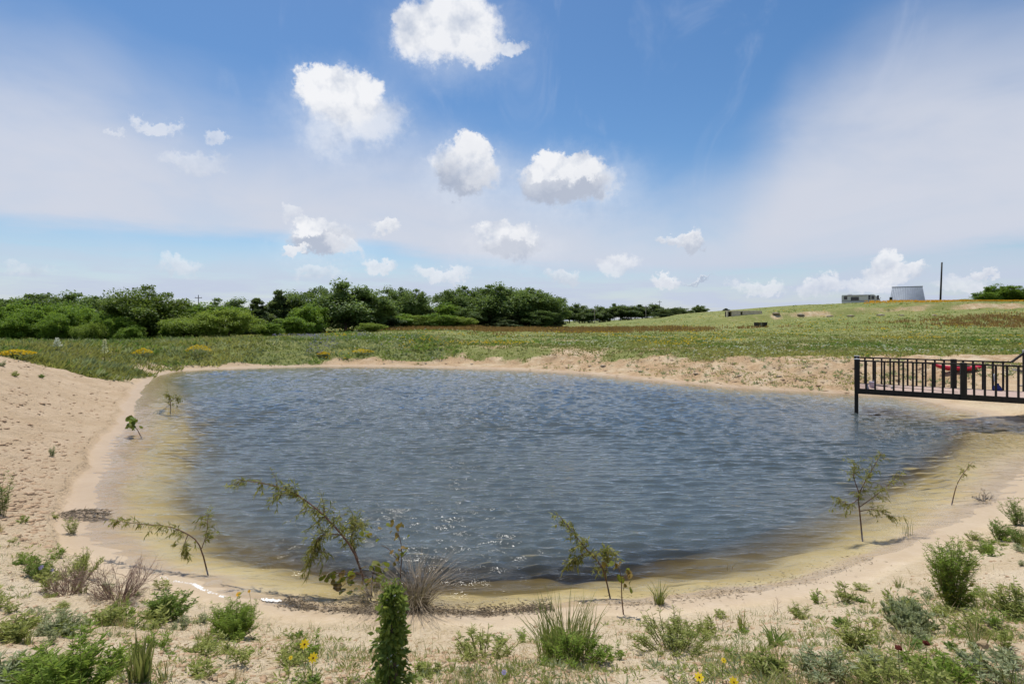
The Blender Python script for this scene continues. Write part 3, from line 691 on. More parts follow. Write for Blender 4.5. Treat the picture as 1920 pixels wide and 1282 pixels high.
# ------------------------------------------------------------------ on the hill: caravan, shed, poles, trough, wall
def at_d(px, d): x = (px - 960) / F * d; return Vector((x, d, hz(x, d)))
def build_motorhome():
    d = 150; p = at_d(1614, d); k = 1 / F * d
    o = tag(empty('motorhome', (p.x, p.y, CH + (H0 - 567) / F * d - .75), -math.atan(.654)), 'long white motorhome with dark windows parked on the hilltop', 'motorhome')
    mw, g, ou = new_mat('white_panel'); principled(g, ou, (.55, .55, .56), .45, .4)
    md, g, ou = new_mat('dark_window'); principled(g, ou, (.015, .017, .02), .15, .6)
    mg, g, ou = new_mat('grey_stripe'); principled(g, ou, (.22, .22, .24), .5, .4)
    L, Hh, Wd = 9.0, 2.9, 2.2
    prof = [(-L / 2, .5), (-L / 2, Hh), (L / 2 - 1.5, Hh), (L / 2 - .25, Hh - 1.0), (L / 2, Hh - 1.5), (L / 2, .5)]
    V = [(x, y, z) for y in (-Wd / 2, Wd / 2) for x, z in prof]; n = len(prof)
    me = bpy.data.meshes.new('body'); me.from_pydata(V, [], [list(range(n)), list(range(2 * n - 1, n - 1, -1))] + [(i, i + n, (i + 1) % n + n, (i + 1) % n) for i in range(n)]); me.update()
    import bmesh
    bm = bmesh.new(); bm.from_mesh(me); bmesh.ops.recalc_face_normals(bm, faces=bm.faces[:]); bmesh.ops.bevel(bm, geom=bm.edges[:], offset=.06, segments=2, affect='EDGES'); bm.to_mesh(me); bm.free()
    link('body', me, mw, o)
    for (x, w_, z, h_) in ((-3.6, .8, 1.6, .9), (-1.4, 1.9, 1.35, .95), (2.0, .5, 1.5, 1.2), (2.8, .7, 1.6, .9), (3.95, .5, 1.5, 1.1)):
        wn_ = link('window', box_mesh('window', w_, .04, h_, .03), md, o, (x, -Wd / 2 - .01, z)); link('window_sill', box_mesh('window_sill', w_ + .08, .05, .05, .01), mg, wn_, (0, -.012, -.06))
    link('stripe', box_mesh('stripe', L - .6, .03, .18, .01), mg, o, (-.25, -Wd / 2 - .006, 1.12)); link('awning', box_mesh('awning', 5.2, .14, .14, .03), mg, o, (-1.2, -Wd / 2 - .08, 2.62))
    link('roof_unit', box_mesh('roof_unit', 1.1, .8, .28, .06), mw, o, (-2.6, 0, Hh + .0)); link('ladder', box_mesh('ladder', .05, .4, 2.0, .01), mg, o, (-L / 2 - .06, 0, .8))
    link('mirror', box_mesh('mirror', .08, .3, .4, .03), md, o, (L / 2 + .05, -Wd / 2 - .2, 1.7))
    for x in (-2.6, -1.8, 3.4):
        for y in (-Wd / 2 + .15, Wd / 2 - .15):
            w = link('wheel', lathe('wheel', [(.001, 0), (.22, 0), (.24, .03), (.42, .03), (.45, .08), (.45, .2), (.42, .25), (.001, .25)], 16), md, o, (x, y + .12, .40)); w.rotation_euler = (math.pi / 2, 0, 0); link('hub', lathe('hub', [(.001, .27), (.08, .27), (.12, .245), (.12, .2)], 10), M['grey_cap'], w)
build_motorhome()
def build_shed():
    d = 148; px0, px1 = 1668, 1734; p = at_d(1701, d)
    W_ = (px1 - px0) / F * d * .80; zt = CH + (H0 - 538) / F * d; z0 = p.z - .5
    o = tag(empty('metal_shed', (p.x, d, z0), -math.atan(.741)), 'grey barn with a tall ribbed metal roof on the hilltop', 'shed')
    ms = mat_solid('ribbed_metal_sheet', (.20, .235, .285), (.165, .195, .24), .65, 2.0, .4, (1, 1, .2), .05, .2)
    mdk, g, ou = new_mat('dark_doorway'); principled(g, ou, (.03, .035, .03), .8, .2)
    h = zt - z0; run = 3.4; ev = 1.0; wt_ = W_ * .86
    # two roof slopes that lean in to the ridge, gables below
    V = [(-W_ / 2, -run, ev), (W_ / 2, -run, ev), (wt_ / 2, 0, h), (-wt_ / 2, 0, h), (-W_ / 2, run, ev), (W_ / 2, run, ev)]
    rf_ = link('roof', mesh_np('roof', V, [[(0, 1, 2, 3), (5, 4, 3, 2)], [(1, 5, 2), (4, 0, 3)]]), ms, o)
    wv = W_ / 2 - .15; rv = run - .15
    link('wall', mesh_np('wall', [(-wv, -rv, 0), (wv, -rv, 0), (wv, rv, 0), (-wv, rv, 0), (-wv, -rv, ev), (wv, -rv, ev), (wv, rv, ev), (-wv, rv, ev)], [[(0, 1, 5, 4), (1, 2, 6, 5), (2, 3, 7, 6), (3, 0, 4, 7)]]), ms, o)
    for i in range(19):
        t = (i / 18 - .5); bar('roof_rib', (t * W_ * .99, -run - .01, ev + .02), (t * wt_ * .99, -.02, h + .02), .04, .05, ms, rf_)
    bar('ridge_cap', (-wt_ / 2 - .1, 0, h + .02), (wt_ / 2 + .1, 0, h + .02), .3, .12, M['grey_cap'], rf_)
    link('door', box_mesh('door', .7, .06, 2.4, .02), mdk, o, (-W_ / 2 + .3, -run - .3, -.3))
build_shed()
def pole(name, px, d, top, base_py, r, label, lean=0.0, arm=False, mat=None):
    p = at_d(px, d); zb = min(p.z, CH + (H0 - base_py) / F * d); zt = CH + (H0 - top) / F * d
    o = tag(empty(name, (p.x, d, zb - .4)), label, 'pole', 'poles on the skyline')
    g = Geo(); g.tube([(0, 0, 0), (lean * .5, 0, (zt - zb) * .5), (lean, 0, zt - zb + .4)], r, r * .75, 8); link('shaft', g.mesh('shaft', True), mat or M['black_wood'], o)
    if arm:
        link('crossarm', box_mesh('crossarm', 1.6, .1, .12), M['bark'], o, (lean, 0, zt - zb - .3))
        for x in (-.65, .65): link('insulator', lathe('insulator', [(.001, 0), (.05, 0), (.06, .08), (.03, .16), (.001, .17)], 8), M['grey_cap'], o, (lean + x, 0, zt - zb - .18))
    else: link('cap', lathe('cap', [(r * .8, 0), (r * .8, .06), (.001, .12)], 8), M['grey_cap'], o, (lean, 0, zt - zb + .39))
pole('utility_pole', 1763, 146, 492, 563, .24, 'tall dark leaning pole beside the metal barn', .45)
pole('utility_pole', 372, 120, 553, 580, .10, 'thin pole rising behind the left treetops', 0, True)
pole('utility_pole', 1115, 165, 579, 606, .14, 'pale utility pole before the left end of the distant low trees', 0, True, M['dead_twig'])
pole('utility_pole', 1211, 168, 572, 604, .14, 'pale utility pole before the middle of the distant low trees', 0, True, M['dead_twig'])
pole('utility_pole', 1237, 210, 563, 590, .13, 'far utility pole showing above the distant low trees', 0, True)
def build_trough():
    p = ground_at(1426, 613); o = tag(empty('stock_trough', p, math.radians(12)), 'black slatted stock trough with a handle standing in the meadow', 'trough')
    k = p.y / F; L = 20 * k; h = 8.5 * k; w = .9
    for sx in (-1, 1): link('end_panel', box_mesh('end_panel', .06, w, h, .01), M['black_wood'], o, (sx * L / 2, 0, 0))
    for sy in (-1, 1):
        for i in range(4): link('side_plank', box_mesh('side_plank', L, .04, h / 4 - .03, .01), M['black_wood'], o, (0, sy * w / 2, .02 + i * h / 4))
        for i in range(4): link('batten', box_mesh('batten', .09, .04, h, .01), M['grey_wood'] if i == 1 else M['black_wood'], o, (L * (i / 3 - .5) * .9, sy * (w / 2 + .04), 0))
    link('floor', box_mesh('floor', L - .1, w - .1, .04), M['black_wood'], o, (0, 0, .1)); bar('handle', (L / 2, 0, h * .85), (L / 2 + 5 * k, 0, h * 1.08), .07, .07, M['black_wood'], o)
build_trough()
def rock_mesh(name, seed, n=1):
    import bmesh
    bm = bmesh.new(); bmesh.ops.create_icosphere(bm, subdivisions=n, radius=1); r_ = random.Random(seed)
    for v in bm.verts: v.co *= r_.uniform(.7, 1.15); v.co.z = max(v.co.z * .75, -.35)
    me = bpy.data.meshes.new(name); bm.to_mesh(me); bm.free(); return me
def build_wall():
    p0 = ground_at(1363, 593); p1 = ground_at(1428, 591); d = (p0.y + p1.y) / 2; k = d / F
    c = at_d(1395, d); o = tag(empty('retaining_wall', (c.x, d, CH + (H0 - 593) / F * d - .25)), 'low pale masonry wall with two dark openings on the slope', 'wall')
    L = 66 * k; h = 9 * k + .25; seg = [(-.5, -.46), (-.36, -.11), (-.05, .5)]
    for a, b_ in seg: link('wall_section', box_mesh('wall_section', (b_ - a) * L, .5, h, .05), M['pale_stone'], o, ((a + b_) / 2 * L, 0, 0))
    link('coping', box_mesh('coping', L, .7, .16, .03), M['pale_stone'], o, (0, .1, h + .002)); link('opening_shade', box_mesh('opening_shade', L * .99, .2, h - .02), M['black_wood'], o, (0, .75, 0))  # black sheet behind the gaps; its colour stands in for shade in the openings
build_wall()
def build_rocks():
    ms = [rock_mesh('rock', i) for i in range(5)]; rnd = random.Random(7)
    spots = [(1130, 688, 13, 'pale rock ledge at the far waterline below the meadow'), (1106, 688, 8, 'small dark rock left of the pale far shore ledge'), (1200, 697, 12, 'flat rock on the far bank right of the pale ledge'),
             (1215, 693, 9, 'small rock touching the flat far bank rock'), (1305, 703, 12, 'rock on the far bank midway to the dock'), (1385, 706, 10, 'low rock on the far bank nearer the dock'), (1460, 708, 13, 'wide rock on the far bank well before the dock'),
             (1500, 715, 8, 'small rock at the waterline before the dock'), (720, 683, 6, 'tiny dark rock on the far left waterline'), (836, 683, 6, 'tiny dark rock at the middle of the far waterline'), (884, 684, 7, 'dark rock right of the middle of the far waterline'),
             (1650, 592, 16, 'pale stone on the terrace below the motorhome'), (1690, 592, 12, 'pale stone on the terrace below the barn'), (1752, 592, 12, 'pale stone on the terrace below the tall pole'), (1595, 594, 16, 'pale stone on the terrace left of the motorhome'),
             (1555, 594, 14, 'long pale stone on the middle of the terrace'), (1500, 592, 18, 'pale stone slab on the terrace near the masonry wall'), (1455, 591, 18, 'pale stone slab just right of the masonry wall')]
    for i, (px, py, wpx, lab) in enumerate(spots):
        p = ground_at(px, py); o = link('rock', ms[i % 5], M['stone']); w = wpx / F * p.y * .5
        o.location = (p.x, p.y, p.z + .12 * w); o.scale = (w, w * .7, w * .5); o.rotation_euler = (0, 0, rnd.uniform(-.5, .5)); tag(o, lab, 'rock', 'rocks on the far bank and terrace')
build_rocks()

# ------------------------------------------------------------------ trees
def make_tree(seed, h, w, kind, leaf, nclump, per, lL, lW, mat, bottom=.25, trunk_r=.16):
    rng = np.random.default_rng(seed); wd = Geo(); lf = Geo(); cl = []
    cz = h * (bottom + (1 - bottom) * .5); rz_ = h * (1 - bottom) * .5; rw = w * .5
    ph = rng.random(6) * 6.28
    while len(cl) < nclump:
        v = rng.normal(size=3); v /= np.linalg.norm(v); r_ = .30 + .68 * rng.random() ** .7
        if kind == 'cone':
            z = rng.random() ** 1.25; ang = rng.random() * 6.283; rr = rw * (1 - z) ** .75 * (.45 + .6 * rng.random()) * (1 + .2 * math.sin(3 * ang + ph[0]))
            c = np.array([rr * math.cos(ang), rr * math.sin(ang), h * (bottom + (1 - bottom) * z * .97)]); s_ = .5 + .5 * (1 - z)
        else:
            ang = math.atan2(v[1], v[0]); lob = 1 + .20 * math.sin(3 * ang + ph[0] + 2.5 * v[2]) + .16 * math.sin(5 * ang + ph[1] - 4 * v[2]) + .16 * math.sin(5 * v[2] + ph[2] + ang)
            sq = 1.0 if kind != 'spread' else (1.1 - .2 * abs(v[2]))
            c = np.array([v[0] * rw * r_ * lob * sq, v[1] * rw * r_ * lob * sq, cz + v[2] * rz_ * r_ * lob]); s_ = 1
            if c[2] < .04 * h: continue
        cl.append((c, s_))
    tr = curve_pts((0, 0, -.3), (0, 0, 1), h * .62, 7, rng, (0, 0, 0), .10); wd.tube(tr, trunk_r, trunk_r * .35, 7)
    for c, s_ in cl[:: max(1, len(cl) // 26)]:
        t = 2 + int(rng.random() * 4.9); p = tr[min(t, 7)]
        if c[2] < p[2] - .3: p = tr[1]
        mid = (p + c) * .5 + rng.normal(size=3) * .12 * w * .3 + np.array([0, 0, .08 * h])
        wd.tube([p, (p * .6 + mid * .4), mid, c], trunk_r * .38, trunk_r * .08, 5)
    cr = .185 * w if kind != 'cone' else .20 * w
    for c, s_ in cl:
        q = cr * s_ * (.50 + .75 * rng.random() ** 1.6); n = int(per * (.6 + .8 * rng.random()))
        off = rng.normal(size=(n, 3)); off /= np.linalg.norm(off, axis=1, keepdims=True); off *= (rng.random((n, 1)) ** .45) * q; off[:, 2] *= .62
        out = np.array([c[0], c[1], (c[2] - cz) * .8 + .4]); out = out / (np.linalg.norm(out) + 1e-6)
        D = rng.normal(size=(n, 3)) * .8 + out + np.array([0, 0, -.15])
        vb = .15 + .7 * rng.random()
        lf.leaves(c + off, D, lL * (.6 + .8 * rng.random(n)), lW * (.7 + .6 * rng.random(n)), np.clip(vb + .3 * (rng.random(n) - .5), 0, 1), rng, .2, np.array([0, 0, 1.]) + .4 * out)
    return wd.mesh('trunk', True), lf.mesh('crown'), mat, h, w
TP = {'oak': [make_tree(11 + i, 7, 7, 'round', 0, 150, 130, .30, .21, 'leaf_oak', .03, .2) for i in range(3)],
      'big': [make_tree(31, 6, 6.5, 'round', 0, 190, 150, .23, .16, 'leaf_big', .03, .2)],
      'elm': [make_tree(41 + i, 4.5, 5, 'round', 0, 120, 130, .22, .155, 'leaf_elm', .0, .12) for i in range(3)],
      'mes': [make_tree(51 + i, 3.5, 5, 'spread', 0, 120, 140, .20, .10, 'leaf_mesquite', .04, .10) for i in range(2)],
      'ced': [make_tree(61 + i, 6.5, 4.2, 'cone', 0, 130, 120, .28, .16, 'leaf_cedar', .03, .14) for i in range(3)],
      'far': [make_tree(71 + i, 6, 6, 'round', 0, 90, 100, .38, .27, 'leaf_far', .08, .14) for i in range(2)]}
TNAME = {'oak': 'oak_tree', 'big': 'elm_tree', 'elm': 'elm_tree', 'mes': 'mesquite_tree', 'ced': 'cedar_tree', 'far': 'far_tree'}
ORD = ['first', 'second', 'third', 'fourth', 'fifth', 'sixth', 'seventh', 'eighth', 'ninth', 'tenth', 'eleventh', 'twelfth', 'thirteenth', 'fourteenth', 'fifteenth', 'sixteenth', 'seventeenth', 'eighteenth']
TC = {}
def tree(px, top, wpx, d, kind, label, group, seed, flip=1.0):
    L = TP[kind]; tm, cm, mat, h0, w0 = L[seed % len(L)]
    x = (px - 960) / F * d; z = hz(x, d); h = CH + (H0 - top) / F * d - z; w = wpx / F * d * (1.04 if kind in ('elm', 'big') else 1.15)
    o = empty(TNAME[kind], (x, d, z), (seed * 2.39) % 6.28); o.scale = (w / w0, w / w0, h / h0)
    link('trunk', tm, M['bark'], o); link('crown', cm, M[mat], o)
    return tag(o, label, 'tree', group)
def rows(lst, group, fmt, kinds=None):
    """fmt gets the ordinal from the left within the row"""
    for i, (px, top, w, d, kind) in enumerate(sorted(lst)):
        tree(px, top, w, d, kind, fmt.format(ORD[i]), group, int(px * 7 + d))
rows([(-30, 566, 90, 74, 'oak'), (20, 564, 84, 76, 'oak'), (62, 560, 80, 78, 'oak'), (100, 555, 80, 78, 'oak'), (142, 556, 80, 79, 'oak'), (180, 557, 80, 78, 'oak'), (216, 562, 70, 79, 'oak'), (335, 569, 80, 82, 'oak'), (385, 572, 80, 80, 'oak'), (436, 566, 80, 79, 'oak')],
     'dark trees of the left back row', '{} dark tree from the left in the back row of the left wood')
rows([(-50, 572, 80, 60, 'elm'), (-5, 576, 70, 59, 'elm'), (38, 568, 78, 61, 'elm'), (84, 574, 70, 60, 'elm'), (124, 571, 74, 62, 'elm'), (170, 576, 66, 61, 'elm'), (212, 578, 58, 60, 'elm')],
     'mid green trees of the left wood', '{} mid green tree from the left in the middle row of the left wood')
rows([(-45, 584, 62, 45, 'elm'), (-8, 578, 60, 46, 'elm'), (30, 590, 54, 44, 'elm'), (66, 579, 60, 46, 'elm'), (102, 594, 48, 44, 'elm'), (134, 582, 54, 46, 'elm'), (164, 602, 40, 44, 'mes'), (192, 592, 44, 46, 'elm'), (222, 594, 44, 46, 'elm'), (246, 612, 38, 45, 'elm')],
     'bushy trees at the left wood edge', '{} bushy tree from the left along the front edge of the left wood')
tree(272, 545, 122, 50, 'big', 'large rounded green tree standing taller than its neighbours at left', 'trees of the left wood', 1)
tree(326, 602, 46, 48, 'elm', 'small green tree tucked right of the large rounded tree', 'trees of the left wood', 5)
tree(395, 573, 110, 76, 'elm', 'yellow green tree behind the two low mesquites', 'trees of the left wood', 6)
tree(366, 590, 82, 48, 'mes', 'low spreading light green mesquite, left of the pair', 'trees of the left wood', 2)
tree(430, 581, 84, 49, 'mes', 'low dense light green mesquite, right of the pair', 'trees of the left wood', 3)
tree(482, 560, 62, 65, 'ced', 'dark cedar just right of the low mesquite pair', 'trees of the middle wood', 4)
tree(524, 545, 62, 72, 'ced', 'tall pointed dark cedar left of the middle wood', 'trees of the middle wood', 2)
tree(556, 554, 80, 76, 'oak', 'dark oak behind the tall pointed cedar', 'trees of the middle wood', 8)
tree(577, 572, 62, 64, 'elm', 'bright green tree glowing before the dark middle wood', 'trees of the middle wood', 9)
tree(548, 594, 52, 55, 'elm', 'low green tree at the foot of the middle wood', 'trees of the middle wood', 10)
tree(502, 606, 44, 52, 'elm', 'small round green bush before the dark cedar', 'trees of the middle wood', 12)
tree(608, 543, 66, 74, 'oak', 'dark oak left of the tallest in the middle wood', 'trees of the middle wood', 13)
tree(648, 537, 105, 71, 'oak', 'tallest broad dark oak of the middle wood', 'trees of the middle wood', 14)
tree(690, 548, 80, 75, 'oak', 'dark oak on the right flank of the tallest', 'trees of the middle wood', 15)
tree(718, 556, 60, 80, 'ced', 'dark cedar at the right end of the middle wood', 'trees of the middle wood', 16)
tree(694, 606, 40, 64, 'mes', 'small pale green bush under the right end of the middle wood', 'trees of the middle wood', 17)
rows([(735, 546, 52, 92, 'oak'), (768, 543, 56, 93, 'oak'), (791, 551, 44, 96, 'ced')], 'dark trees between the woods', '{} of three dark trees from the left standing between the woods')
rows([(745, 588, 62, 84, 'elm'), (782, 592, 62, 85, 'mes'), (820, 590, 64, 86, 'elm'), (856, 594, 52, 87, 'mes'), (828, 570, 66, 99, 'elm')], 'low bright trees in the gap', '{} low bright green tree from the left in the gap before the right wood')
rows([(838, 552, 56, 106, 'oak'), (862, 545, 62, 109, 'oak'), (896, 543, 74, 107, 'oak'), (934, 541, 82, 103, 'oak'), (972, 540, 84, 105, 'oak'), (1006, 547, 74, 105, 'oak'), (1032, 558, 54, 109, 'oak')], 'oaks of the right wood', '{} tall dark oak from the left in the right wood')
rows([(884, 576, 56, 100, 'oak'), (948, 582, 62, 99, 'ced'), (1008, 584, 58, 100, 'oak'), (1040, 580, 34, 104, 'ced')], 'low trees under the right wood', '{} low dark tree from the left at the foot of the right wood')
rows([(1068, 576, 34, 185, 'far'), (1086, 571, 36, 186, 'far'), (1104, 579, 34, 180, 'far'), (1124, 575, 38, 190, 'far'), (1143, 577, 36, 186, 'far'), (1163, 573, 38, 186, 'far'), (1184, 575, 40, 185, 'far'), (1204, 574, 36, 190, 'far'), (1226, 571, 38, 188, 'far'), (1254, 579, 32, 186, 'far'), (1274, 577, 36, 184, 'far'), (1290, 583, 24, 186, 'far')],
     'distant low trees', '{} tree from the left in the distant low treeline')
tree(1244, 583, 44, 150, 'ced', 'dark brownish bush before the right end of the distant treeline', 'distant low trees', 4)
tree(1311, 574, 26, 188, 'far', 'lone far tree right of the distant treeline', 'distant low trees', 5)
tree(1361, 578, 12, 150, 'ced', 'tiny dark tree on the slope left of the masonry wall', 'distant low trees', 6)
rows([(1846, 548, 34, 140, 'elm'), (1876, 535, 48, 143, 'elm'), (1908, 541, 46, 141, 'elm'), (1940, 545, 50, 142, 'elm')], 'trees on the hilltop', '{} green tree from the left in the hilltop clump')
rows([(1806, 560, 30, 150, 'mes'), (1790, 562, 22, 150, 'mes')], 'low bushes on the hilltop', '{} low bush from the left on the hilltop right of the tall pole')

# ------------------------------------------------------------------ meadow (nobody could count it)
def meadow():
    rng = np.random.default_rng(2)
    def sample(n, d0, d1, t0, t1, p=1.0):
        u = rng.random(n); d = (d0 ** -p + u * (d1 ** -p - d0 ** -p)) ** (-1 / p); x = (t0 + (t1 - t0) * rng.random(n)) * d
        return x, d
    def tufts(name, label, mat, x, y, h, w, nb, var, spread=.18, lean=.5):
        n = len(x); z = height(x, y); g = Geo(); ii = np.repeat(np.arange(n), nb); m = len(ii)
        a = rng.random(m) * 6.283; r_ = spread * np.sqrt(rng.random(m))
        P = np.stack([x[ii] + r_ * np.cos(a), y[ii] + r_ * np.sin(a), z[ii] - .02], -1)
        H = (np.broadcast_to(h, (n,)))[ii] * (.55 + .6 * rng.random(m)); D = np.stack([np.cos(a) * lean, np.sin(a) * lean, np.ones(m)], -1) + .25 * rng.normal(size=(m, 3))
        g.leaves(P, D, H, np.broadcast_to(w, (n,))[ii] * (.6 + .8 * rng.random(m)), np.clip(np.broadcast_to(var, (n,))[ii] + .35 * (rng.random(m) - .5), 0, 1), rng, .1)
        tag(link(name, g.mesh(name), M[mat]), label, kind='stuff')
    def keep(x, y, mg=.45, seed=12):
        sd0 = shore_sd(x, y); wd = np.interp(x, [-22, -14, -8, 0, 6, 11, 15, 22, 40], [0.6, 0.7, 1.4, 1.8, 2.5, 3.4, 5.5, 6.5, 8])
        g_ = S(-1.0, 1.6, sd0 - wd + 2.0 * fbm(x * .5, y * .5, 4, 12)) * S(-1.2, 1.4, y - 23.0 + np.interp(x, [-30, -20, -15, 10], [0.0, 0, -3.5, -5]) + 1.5 * fbm(x * .6, y * .6, 3, 14))
        return g_ > mg * (.6 + .8 * rng.random(len(x)))
    x, y = sample(46000, 22.5, 150, -1.02, 1.05, .9); k = keep(x, y); x, y = x[k], y[k]
    pt = fbm(x / 7, y / 10, 4, 91); berm = S(-2, -9, x) * S(48, 40, y)
    tufts('meadow_grass', 'green and straw meadow grass covering the field and berm', 'meadow', x, y, (.12 + .06 * rng.random(len(x)) + .16 * berm) * (1 + 1.2 * pt), .05 + .0006 * y, 4, .30 + 2.1 * pt + .5 * fbm(x / 30, y / 22, 2, 191), .22, .9)
    # herbs on the berm at the far left: darker and fuller
    x, y = sample(5200, 24, 47, -.98, -.12, 1.0); k = keep(x, y, .5); x, y = x[k], y[k]
    tufts('berm_herbs', 'dense grey green herbs on the berm behind the pond', 'leaf_sage', x, y, .16 + .55 * np.clip(fbm(x / 1.6, y / 1.6, 3, 71) + .15, 0, 1), .07, 7, .35 + .8 * fbm(x / 2, y / 2, 2, 72), .26, .9)
    x, y = sample(2600, 24, 47, -.98, -.10, 1.0); k = keep(x, y, .5) & (fbm(x / 3.1, y / 3.1, 3, 171) > .02); x, y = x[k], y[k]
    tufts('berm_weeds', 'leafy green weeds among the herbs on the berm', 'leaf_dark', x, y, .30 + .25 * rng.random(len(x)), .09, 8, .45, .3, .9)
    # red brown grass: a band before the right wood and another on the slope at right
    x, y = sample(20000, 60, 118, -.27, .62, .8); b_ = S(0, 16, y - 66 + 14 * fbm(x / 9, y / 9, 3, 4)) * S(112, 96, y + 14 * S(10, 35, x))
    k = (rng.random(len(x)) < b_ * np.clip(.85 + 1.5 * fbm(x / 8, y / 5, 3, 8), 0, 1) * S(.42, .20, x / y + .3 * fbm(x / 8, y / 8, 3, 18)) * S(-.27, -.17, x / y + .1 * fbm(x / 4, y / 4, 2, 19))); x1, y1 = x[k], y[k]
    x, y = sample(9000, 58, 96, .55, 1.04, .8); k = (rng.random(len(x)) < S(.70, 1.0, x / y + .3 * fbm(x / 9, y / 4, 3, 28)) * S(0, 12, y - 62 + 12 * fbm(x / 7, y / 7, 3, 14)) * S(96, 78, y) * .55); x1 = np.concatenate([x1, x[k]]); y1 = np.concatenate([y1, y[k]])
    tufts('red_grass', 'reddish brown dry grass in bands across the meadow', 'red_grass', x1, y1, .58, .085, 4, .45, .3, .35)
    x, y = sample(7000, 24, 60, -.2, 1.03, 1.0); k = keep(x, y, .2) & (fbm(x / 5, y / 5, 3, 33) > .0); x, y = x[k], y[k]
    tufts('straw_grass', 'straw coloured dry grass along the far bank', 'dry_grass', x, y, .15, .045, 5, .4, .2, .8)
    x, y = sample(9000, 24, 140, -.4, 1.04, .9); k = keep(x, y, .4) & (fbm(x / 4, y / 4, 4, 133) > .10); x, y = x[k], y[k]
    tufts('field_weeds', 'darker green weeds clumped through the meadow', 'leaf_dark', x, y, .16 + .2 * rng.random(len(x)) ** 2, .07 + .0008 * y, 5, .35, .3, .9)
    x, y = sample(5000, 20.5, 34, -.3, 1.04, 1.0); sd0 = shore_sd(x, y); k = (sd0 > .5) & (sd0 < 7) & (fbm(x / 1.8, y / 1.8, 3, 143) > .05); x, y = x[k], y[k]
    tufts('bank_grass', 'patchy dry grass on the eroded far bank', 'meadow', x, y, .10 + .08 * rng.random(len(x)), .035, 6, .75, .16, .9)
    def flowers(name, label, mat, x, y, hgt, size):
        z = height(x, y); n = len(x); g = Geo(); m = 5
        ii = np.repeat(np.arange(n), m); a = rng.random(n * m) * 6.283
        P = np.stack([x[ii], y[ii], (z + hgt * (.7 + .5 * rng.random(n)))[ii]], -1); D = np.stack([np.cos(a), np.sin(a), .5 + 0 * a], -1)
        g.leaves(P, D, np.broadcast_to(size, (n,))[ii], np.broadcast_to(size, (n,))[ii] * .7, rng.random(n * m), rng, .1)
        tag(link(name, g.mesh(name), M[mat]), label, kind='stuff')
    x, y = sample(9000, 28, 120, -.35, 1.03, .9); k = keep(x, y, .3) & (fbm(x / 6, y / 6, 3, 52) > .08); x, y = x[k], y[k]
    flowers('yellow_wildflowers', 'small yellow wildflowers scattered over the meadow', 'yellow', x, y, .20, .045 + .0010 * y)
    x, y = sample(3200, 26, 110, -.3, 1.03, .9); k = keep(x, y, .3) & (fbm(x / 5, y / 5, 3, 53) > .14); x, y = x[k], y[k]
    flowers('white_wildflowers', 'small white wildflowers scattered over the meadow', 'white_petal', x, y, .20, .04 + .0009 * y)
    x, y = sample(9000, 112, 146, .66, 1.03, .7); k = fbm(x / 9, y / 6, 3, 54) > .06; x, y = x[k], y[k]
    flowers('orange_wildflowers', 'orange wildflowers carpeting the hilltop', 'orange', x, y, .3, .16)
    x, y = sample(2600, 33, 44, -.45, -.24, 1.0); k = keep(x, y, .5) & (fbm(x / 2, y / 2, 3, 58) > .10); x, y = x[k], y[k]
    flowers('violet_wildflowers', 'violet wildflowers in patches on the berm', 'violet', x, y, .42, .06)
meadow()
